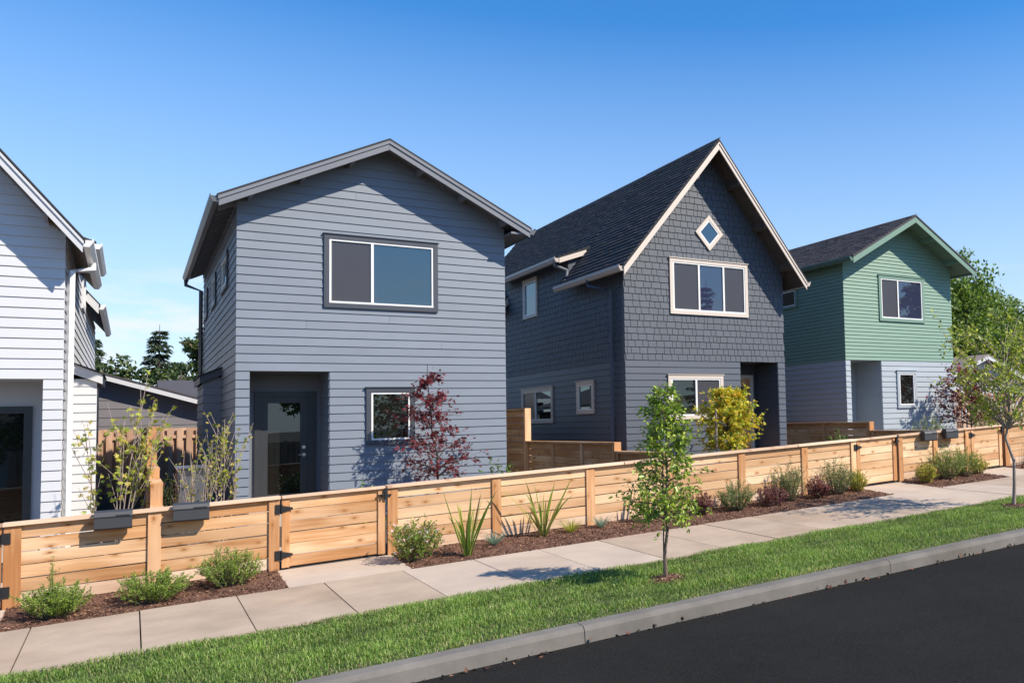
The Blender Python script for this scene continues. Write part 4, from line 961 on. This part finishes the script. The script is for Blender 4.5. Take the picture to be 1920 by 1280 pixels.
def strap(name, label, base, h, n, colors, spread=.5, w=.018, group=None, cat='plant', bendy=.35, mat='leaf'):
    base = np.array(base, float); T = thing(name, label, cat, tuple(base), group); V = []; F = []; C = []; seg = 6
    for i in range(n):
        az = RNG.random() * 6.283; hh = h * RNG.uniform(.45, 1.05); tl = spread * RNG.random() ** .7 * hh; d = np.array([math.cos(az), math.sin(az), 0]); s = np.array([-d[1], d[0], 0]); ta = RNG.random() * 3.14; s = s * math.cos(ta) + d * math.sin(ta) * .8
        p0 = base + d * RNG.random() * .05 * h - np.array([0, 0, .02]); k = len(V); col = np.array(colors[RNG.integers(len(colors))]) * RNG.uniform(.8, 1.2); bd = bendy * RNG.random()
        for j in range(seg + 1):
            t = j / seg; c = p0 + d * (tl * (t + bd * t ** 3)) + np.array([0, 0, hh * (t - .55 * bd * t ** 3)]); ww = w * (.55 + .9 * t) * (1 - t ** 3) * .9 + .0006; V += [c - s * ww, c + s * ww]; C += [col, col]
        for j in range(seg): a = k + 2 * j; F.append((a, a + 1, a + 3, a + 2))
    link('leaf_blades', fast_mesh('leaf_blades', np.array(V), np.array(F), M[mat], np.array(C)), T); return T
def B(x, y): return (x, y, G(x, y) - .02 + .03 * max(0, min(1, (y - Y_WALK1) / 1.1)))

# street trees
tree('street_tree', 'slim young street tree with bright green leaves in a mulch ring on the lawn', (4.97, 8.87, G(4.97, 8.87) - .08), 2.42, .43, lambda t: np.interp(t, [0, .12, .35, .5, .7, .9, 1], [.75, 1.0, .95, .72, .55, .42, .15]), [(.30, .40, .045), (.21, .32, .035), (.38, .46, .08), (.14, .24, .03)], t0=.32, n_limb=70, twigs=6, lpt=9, L=.062, W=.029, r0=.022, mat='leaf_gloss', rise=.25, group='young street trees on the lawn strip', twl=.42)
mb = MB(); zt = G(4.93, 8.87) - .12; mb.tube([(4.925, 8.86, zt), (4.945, 8.865, zt + 1.35)], .008, 6); tag(mb.build('tree_stake', M['bark_dark']), 'thin dark stake tied beside the slim young street tree', 'stake')
tree('street_tree', 'taller young street tree with yellow green leaves at the right edge', (11.72, 9.27, G(11.72, 9.27) - .08), 3.15, 1.0, lambda t: .35 + .75 * math.sin(math.pi * (.15 + .75 * t)), [(.34, .39, .05), (.25, .32, .045), (.40, .42, .08), (.17, .24, .04)], t0=.47, n_limb=52, twigs=6, lpt=12, L=.075, W=.04, r0=.034, rise=.95, group='young street trees on the lawn strip', wob=.035, bark='bark_pale')
for x, y, r_, lb in ((4.97, 8.87, .23, 'bark mulch ring round the slim young street tree'), (11.72, 9.27, .25, 'bark mulch ring round the taller street tree')):
    mb = MB(); k = 22; zz = lambda a, b: G(a, b) - .068
    pts = [(x + r_ * (1 + .12 * math.sin(5 * i)) * math.cos(6.283 * i / k), y + r_ * .95 * math.sin(6.283 * i / k)) for i in range(k)]
    mb.v = [(x, y, zz(x, y) + .045)] + [(a, b, zz(a, b) - .004) for a, b in pts]; mb.f = [(0, 1 + i, 1 + (i + 1) % k) for i in range(k)]; o = mb.build('mulch_ring', M['mulch']); struct(o)
    n = 420; A = RNG.random(n) * 6.283; q = np.sqrt(RNG.random(n)) * r_; X = x + q * np.cos(A); Y = y + q * np.sin(A); V, T_, C = leaves(np.c_[X, Y, .4515 + .0345 * X + .02 * (Y - 12.95) - .06 + .04 * (1 - q / r_)], rdir(n) * np.array([1, 1, .3]), rdir(n, 1), .036, .017, [(.20, .11, .07), (.12, .06, .04), (.28, .18, .12)]); stuff(link('bark_chips', fast_mesh('bark_chips', V, T_, M['chip'], C), o))

# yard maples
RED = [(.15, .018, .028), (.21, .03, .042), (.10, .014, .022), (.27, .05, .065)]
tree('japanese_maple', 'dark red japanese maple in front of the slate house wall', (4.63, 16.5, .75), 2.82, .86, lambda t: np.interp(t, [0, .2, .45, .7, .9, 1], [.8, 1.0, .85, .5, .36, .22]) * (.7 + .35 * math.sin(t * 26)), RED, t0=.26, n_limb=40, twigs=6, lpt=8, L=.075, W=.045, r0=.026, tmpl=MAPLE, bark='bark_dark', rise=.3, lean=(-.3, 0), wob=.04, twl=.5)
tree('japanese_maple', 'yellow green japanese maple staked in front of the navy house', (10.75, 16.3, .95), 2.22, .62, lambda t: np.interp(t, [0, .25, .5, .75, 1], [.6, 1, 1, .8, .3]), [(.60, .55, .05), (.44, .48, .04), (.68, .55, .07), (.74, .48, .09), (.28, .37, .04)], t0=.34, n_limb=80, twigs=8, lpt=11, L=.07, W=.058, r0=.03, tmpl=MAPLE, bark='bark_dark', rise=.3, twl=.4)
mb = MB(); mb.tube([(10.27, 16.0, .8), (10.27, 16.0, 2.5)], .022, 8); tag(mb.build('tree_stake', M['bark_pale']), 'wooden stake beside the yellow green maple', 'stake')
tree('japanese_maple', 'dark red japanese maple right of the green house by the fence', (19.75, 17.0, 1.3), 2.5, 1.1, lambda t: np.interp(t, [0, .3, .7, 1], [.8, 1, .7, .3]), RED, t0=.28, n_limb=64, twigs=6, lpt=9, L=.075, W=.065, r0=.03, tmpl=MAPLE, bark='bark_dark', rise=.5)
VM = [(.42, .43, .06), (.32, .36, .05), (.46, .38, .08), (.23, .30, .05)]
shrub('vine_maple', 'tall thin stemmed vine maple with sparse leaves beside the white house', (-.18, 15.2, .6), 2.25, .52, 10, VM, L=.075, W=.065, lps=24, tmpl=MAPLE, bark='bark_pale', r=.012, lo=.42, sub=4, even=True, cat='tree')
shrub('vine_maple', 'upright vine maple with small yellow leaves at slate house corner', (1.12, 15.6, .65), 2.0, .24, 11, VM, L=.055, W=.05, lps=19, tmpl=MAPLE, bark='bark_pale', r=.011, lo=.5, sub=4, even=True, cat='tree')
shrub('vine_maple', 'low nearly bare vine maple stems in front of the air conditioner', (.72, 15.2, .65), 1.42, .28, 9, VM, L=.045, W=.04, lps=7, tmpl=MAPLE, bark='bark_pale', r=.010, lo=.5, sub=4, even=True, cat='tree')

# front bed, left to right
EV = [(.19, .31, .04), (.25, .38, .05), (.12, .21, .03), (.32, .42, .08)]; gv = 'bright green evergreen shrubs in the left bed'
shrub('box_shrub', 'bright green shrub at the far left with one tall upright shoot', B(-.63, 12.15), .36, .34, 85, EV, L=.022, W=.010, lps=58, group=gv, shoot=.62)
shrub('box_shrub', 'bright green shrub in the middle of the left bed', B(.22, 12.2), .34, .40, 85, EV, L=.022, W=.010, lps=58, group=gv)
shrub('box_shrub', 'bright green bushy shrub just left of the slate house gate', B(.98, 12.4), .44, .36, 85, EV, L=.022, W=.010, lps=58, group=gv)
shrub('flowering_shrub', 'light green abelia with pale pink flowers right of the wide gate', B(3.08, 12.3), .52, .34, 60, [(.20, .32, .05), (.15, .27, .04), (.26, .34, .08), (.30, .20, .08)], L=.036, W=.02, lps=38, flowers=([(.72, .52, .60), (.8, .68, .72)], .22))
IR = [(.22, .32, .05), (.16, .27, .04), (.30, .34, .06), (.26, .22, .08)]
strap('iris_plant', 'tall strappy iris nearest the flowering shrub', B(3.70, 12.1), .94, 26, IR, .34, .024, 'strap leaved plants along the fence')
strap('iris_plant', 'wide spreading strappy iris in the middle of the bed', B(4.98, 12.62), .9, 28, IR, .62, .021, 'strap leaved plants along the fence')
strap('iris_plant', 'strappy iris half hidden behind the slim street tree', B(6.70, 12.55), .84, 22, IR, .45, .02, 'strap leaved plants along the fence')
FE = [(.20, .30, .28), (.26, .36, .33), (.14, .23, .21)]
strap('fescue_tuft', 'blue grey fescue tuft beside the tall iris', B(4.20, 12.5), .24, 150, FE, 1.1, .0028, 'blue fescue tufts')
strap('fescue_tuft', 'blue grey fescue tuft left of the slim street tree', B(5.93, 12.65), .22, 140, FE, 1.1, .0028, 'blue fescue tufts')
strap('sedge_tuft', 'small golden sedge tuft between the two blue fescues', B(5.42, 12.6), .24, 120, [(.42, .40, .07), (.33, .34, .06), (.25, .30, .05)], 1.2, .004)
PU = [(.16, .035, .06), (.24, .07, .09), (.10, .025, .04), (.32, .14, .14), (.14, .12, .06)]; OL = [(.14, .20, .06), (.19, .25, .085), (.10, .15, .045), (.24, .29, .12)]
pg = 'purple leaved shrubs in the long bed'; og = 'olive green shrubs in the long bed'
shrub('purple_shrub', 'low purple shrub nearest the slim street tree', B(7.72, 12.55), .36, .26, 46, PU, L=.03, W=.02, lps=34, group=pg)
shrub('olive_shrub', 'rounded olive green shrub right of the first purple shrub', B(8.40, 12.5), .50, .36, 70, OL, L=.03, W=.011, lps=44, group=og)
shrub('purple_shrub', 'low purple shrub between two olive green shrubs', B(9.10, 12.4), .36, .30, 46, PU, L=.03, W=.02, lps=34, group=pg)
shrub('olive_shrub', 'upright olive green shrub in the middle of the right half of the bed', B(9.62, 12.62), .66, .34, 64, OL, L=.03, W=.011, lps=44, group=og)
shrub('purple_shrub', 'reddish purple shrub nearest the navy house gate', B(10.22, 12.5), .36, .24, 40, PU + [(.28, .05, .06)], L=.03, W=.02, lps=34, group=pg)
shrub('olive_shrub', 'olive green shrub nearest the navy house gate', B(10.75, 12.62), .66, .36, 66, OL, L=.03, W=.011, lps=44, group=og)
YL = [(.42, .40, .05), (.33, .36, .05), (.45, .30, .09), (.25, .30, .05)]; yg = 'yellow spirea shrubs'
shrub('spirea_shrub', 'yellow spirea tinged pink just left of the navy house gate', B(11.30, 12.6), .40, .24, 44, YL, L=.032, W=.018, lps=34, group=yg)
shrub('spirea_shrub', 'yellow green spirea at the left end of the mailbox bed', B(13.02, 12.45), .40, .26, 44, YL, L=.032, W=.018, lps=34, group=yg)
LG = [(.24, .31, .08), (.18, .26, .06), (.30, .35, .11)]; lg = 'light green shrubs below the right mailboxes'
shrub('light_green_shrub', 'larger light green shrub under the dark mailboxes, left of two', B(13.72, 12.55), .66, .40, 70, LG, L=.03, W=.014, lps=42, group=lg)
shrub('light_green_shrub', 'light green shrub under the dark mailboxes, right of two', B(14.32, 12.55), .60, .34, 60, LG, L=.03, W=.014, lps=42, group=lg)
shrub('spirea_shrub', 'golden spirea at the foot of the green house gate', B(14.78, 12.6), .42, .2, 36, YL, L=.032, W=.018, lps=34, group=yg)
strap('ornamental_grass', 'tuft of tall green grass at the right edge by the fence', B(16.95, 12.55), .75, 120, [(.20, .26, .09), (.26, .30, .12)], .6, .004)
# behind the fence
DG = [(.10, .19, .03), (.14, .25, .04), (.07, .13, .025)]; dg = 'small green shrubs peeping over the front fence'
for x, y, h, s, lb in ((2.92, 14.6, .86, .22, 'green shrub top showing over the gate in front of the small window'), (5.15, 15.0, .98, .36, 'green shrub top over the fence right of the red maple'), (8.25, 14.9, .98, .3, 'green shrub top over the fence at the navy house corner'), (12.6, 14.6, 1.05, .3, 'green shrub top over the fence left of the navy house gate')):
    shrub('leafy_shrub', lb, (x, y, G(x, y)), h, s, 40, DG, L=.055, W=.03, lps=30, mat='leaf_gloss', group=dg)
for x, y, h, s, lb in ((16.0, 15.2, 1.25, .5, 'pale yellow green shrub below the green house lower window'), (18.1, 14.9, 1.35, .55, 'pale yellow green shrub beside the right red maple')):
    shrub('pale_shrub', lb, (x, y, G(x, y)), h, s, 60, LG, L=.035, W=.018, lps=36, group='pale shrubs in the green house yard')
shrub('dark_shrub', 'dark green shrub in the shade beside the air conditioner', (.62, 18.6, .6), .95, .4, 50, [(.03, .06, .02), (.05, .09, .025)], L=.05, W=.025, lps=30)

# background trees
def big_tree(name, label, base, H, rad, colors, n_cl=70, per=170, L=.32, cat='tree', group=None, zlo=.22, bark='bark_dark', squash=1.0):
    base = np.array(base, float); T = thing(name, label, cat, tuple(base), group); limbs = []; P = []; N = []
    tp = [base + np.array([0, 0, -.3]), base + np.array([.1, 0, H * .35]), base + np.array([0, .1, H * .9])]
    for i in range(n_cl):
        u = RNG.normal(size=3); u /= np.linalg.norm(u); rr = RNG.random() ** .45; zc = H * (zlo + (1 - zlo) * .5); c = base + np.array([u[0] * rad * rr, u[1] * rad * rr, zc + u[2] * rr * H * (1 - zlo) * .5 * squash]); cs = rad * RNG.uniform(.16, .34)
        f = base + np.array([0, 0, max(H * .15, (c[2] - base[2]) * .65)]); limbs.append((curve(f, c, RNG.normal(size=3) * .3, 4), [H * .010, H * .007, H * .004, H * .002]))
        q = RNG.normal(size=(per, 3)); q /= np.linalg.norm(q, axis=1, keepdims=True); q *= (RNG.random((per, 1)) ** .4) * cs * np.array([1, 1, .75]); P.append(c + q); N.append(q / cs + np.array([0, 0, .7]))
    tr = stems_obj('trunk', [(tp, [H * .022, H * .016, H * .004])], M[bark], T, 7); stuff(stems_obj('branches', limbs, M[bark], tr, 4))
    P = np.concatenate(P); N = np.concatenate(N); V, Tn, C = leaves(P, rdir(len(P), -.2), N + rdir(len(P)) * .6, L, L * .6, colors); link('crown', fast_mesh('crown', V, Tn, M['leaf'], C), T); return T
def conifer(name, label, base, H, rad, colors, group=None, whorl=26, per=8):
    base = np.array(base, float); T = thing(name, label, 'tree', tuple(base), group); limbs = []; P = []; D = []
    for i in range(whorl):
        t = .10 + .88 * i / whorl; z = H * t; ln0 = rad * (1 - t) ** .8 + .1
        for k in range(per):
            if RNG.random() < .14: continue
            az = RNG.random() * 6.283; ln = ln0 * RNG.uniform(.55, 1.15); d = np.array([math.cos(az), math.sin(az), 0]); p = base + np.array([0, 0, z]); e = p + d * ln + np.array([0, 0, ln * RNG.uniform(-.35, .12)]); limbs.append(([p, (p + e) / 2 + np.array([0, 0, .05 * ln]), e], [.03, .02, .006]))
            m = int(14 + 42 * ln / rad)
            for j in range(m):
                s = RNG.uniform(.12, 1.02); sd = np.array([-d[1], d[0], 0]) * RNG.choice((-1, 1)); P.append(p + (e - p) * s + sd * RNG.random() * .28 * ln * (1.15 - s) + np.array([0, 0, -.04 * RNG.random()])); D.append(d * .6 + sd * .8 + np.array([0, 0, -.45]) + RNG.normal(size=3) * .25)
    tr = stems_obj('trunk', [([base - np.array([0, 0, .3]), base + np.array([0, 0, H * .5]), base + np.array([0, 0, H])], [H * .02, H * .012, .01])], M['bark_dark'], T, 6); stuff(stems_obj('branches', limbs, M['bark_dark'], tr, 3))
    V, Tn, C = leaves(P, D, rdir(len(P), 1.5), rad * .17, rad * .05, colors); link('crown', fast_mesh('crown', V, Tn, M['needle'], C), T); return T
CF = [(.035, .062, .032), (.05, .082, .04), (.025, .045, .026), (.065, .09, .04)]; DD = [(.05, .085, .025), (.075, .115, .03), (.035, .06, .02), (.11, .13, .04)]
gl = 'trees beyond the garage between white and slate houses'
conifer('conifer', 'dark conifer right behind the white house gutter', (-1.75, 60, .9), 7.0, 2.0, CF, gl)
conifer('conifer', 'tall pointed conifer standing clear between the two houses', (1.25, 60, .9), 7.6, 1.75, CF, gl)
conifer('conifer', 'broad conifer half hidden behind the slate house eave', (3.6, 62, .9), 8.2, 1.9, CF, gl)
big_tree('leafy_tree', 'dense dark green tree low behind the garage roof, left one', (-.6, 52, .9), 5.0, 2.0, DD, 46, 120, .22, group=gl, zlo=.1)
big_tree('leafy_tree', 'dense dark green tree low behind the garage roof, right one', (1.9, 50, .9), 4.9, 1.9, DD, 46, 120, .22, group=gl, zlo=.1)
big_tree('leafy_tree', 'reddish green tree against the slate house eave behind the garage', (3.2, 54, .9), 6.9, 1.5, DD + [(.11, .07, .03)], 40, 110, .22, group=gl, zlo=.3)
gr = 'trees behind the green house on the right'; RG = [(.10, .17, .03), (.14, .22, .04), (.07, .12, .025), (.18, .26, .05)]
big_tree('leafy_tree', 'tall bright green tree right behind the green house eave', (38.5, 36, 1.8), 10.2, 4.2, RG, 120, 190, .26, group=gr, zlo=.08)
big_tree('leafy_tree', 'bright green tree at the right edge behind the street tree', (44.5, 37, 1.8), 8.6, 4.0, RG, 110, 190, .26, group=gr, zlo=.08)
big_tree('leafy_tree', 'darker green tree far behind at the right edge', (50, 44, 1.8), 9.8, 4.5, DD, 90, 170, .30, group=gr, zlo=.08)

# the other side of the street, seen only as reflections in the windows
struct(strip('lawn', -16, -7.6, -.22, -.1, M['far_grass'], -40, 60, 40))
eave_house('bungalow', 'pale bungalow across the street reflected in the windows', -8, 4, -24, -.6, 2.4, 4.6, 9, M['roof_grey'], M['greyblue'])
og2 = 'trees across the street reflected in the windows'
for k, (x, y, h, r_) in enumerate(((-3, -15, 7.5, 2.6), (9, -17, 8.5, 3.0), (24, -16, 9, 3.2), (38, -20, 11, 3.6))):
    big_tree('leafy_tree', ('broad', 'tall', 'rounded', 'tallest')[k] + ' tree across the street reflected in the windows', (x, y, -.3), h, r_, RG, 50, 110, .34, group=og2, zlo=.2)
privacy('tall vertical board fence across the street reflected in the slate house door', -4.0, 9.0, -11.5, 1.75, -.2, .28)
shrub('leafy_shrub', 'large green shrub across the street reflected in the slate house door', (1.2, -9.6, -.1), 1.3, .9, 40, EV, L=.09, W=.05, lps=24)
conifer('conifer', 'tall dark conifer across the street reflected in the navy house window', (35.0, -20, -.3), 13.2, 2.4, CF, og2)
big_tree('leafy_tree', 'very tall tree across the street reflected in the green house window', (60.5, -21, 1.0), 15, 3.2, DD, 60, 110, .4, group=og2, zlo=.2)
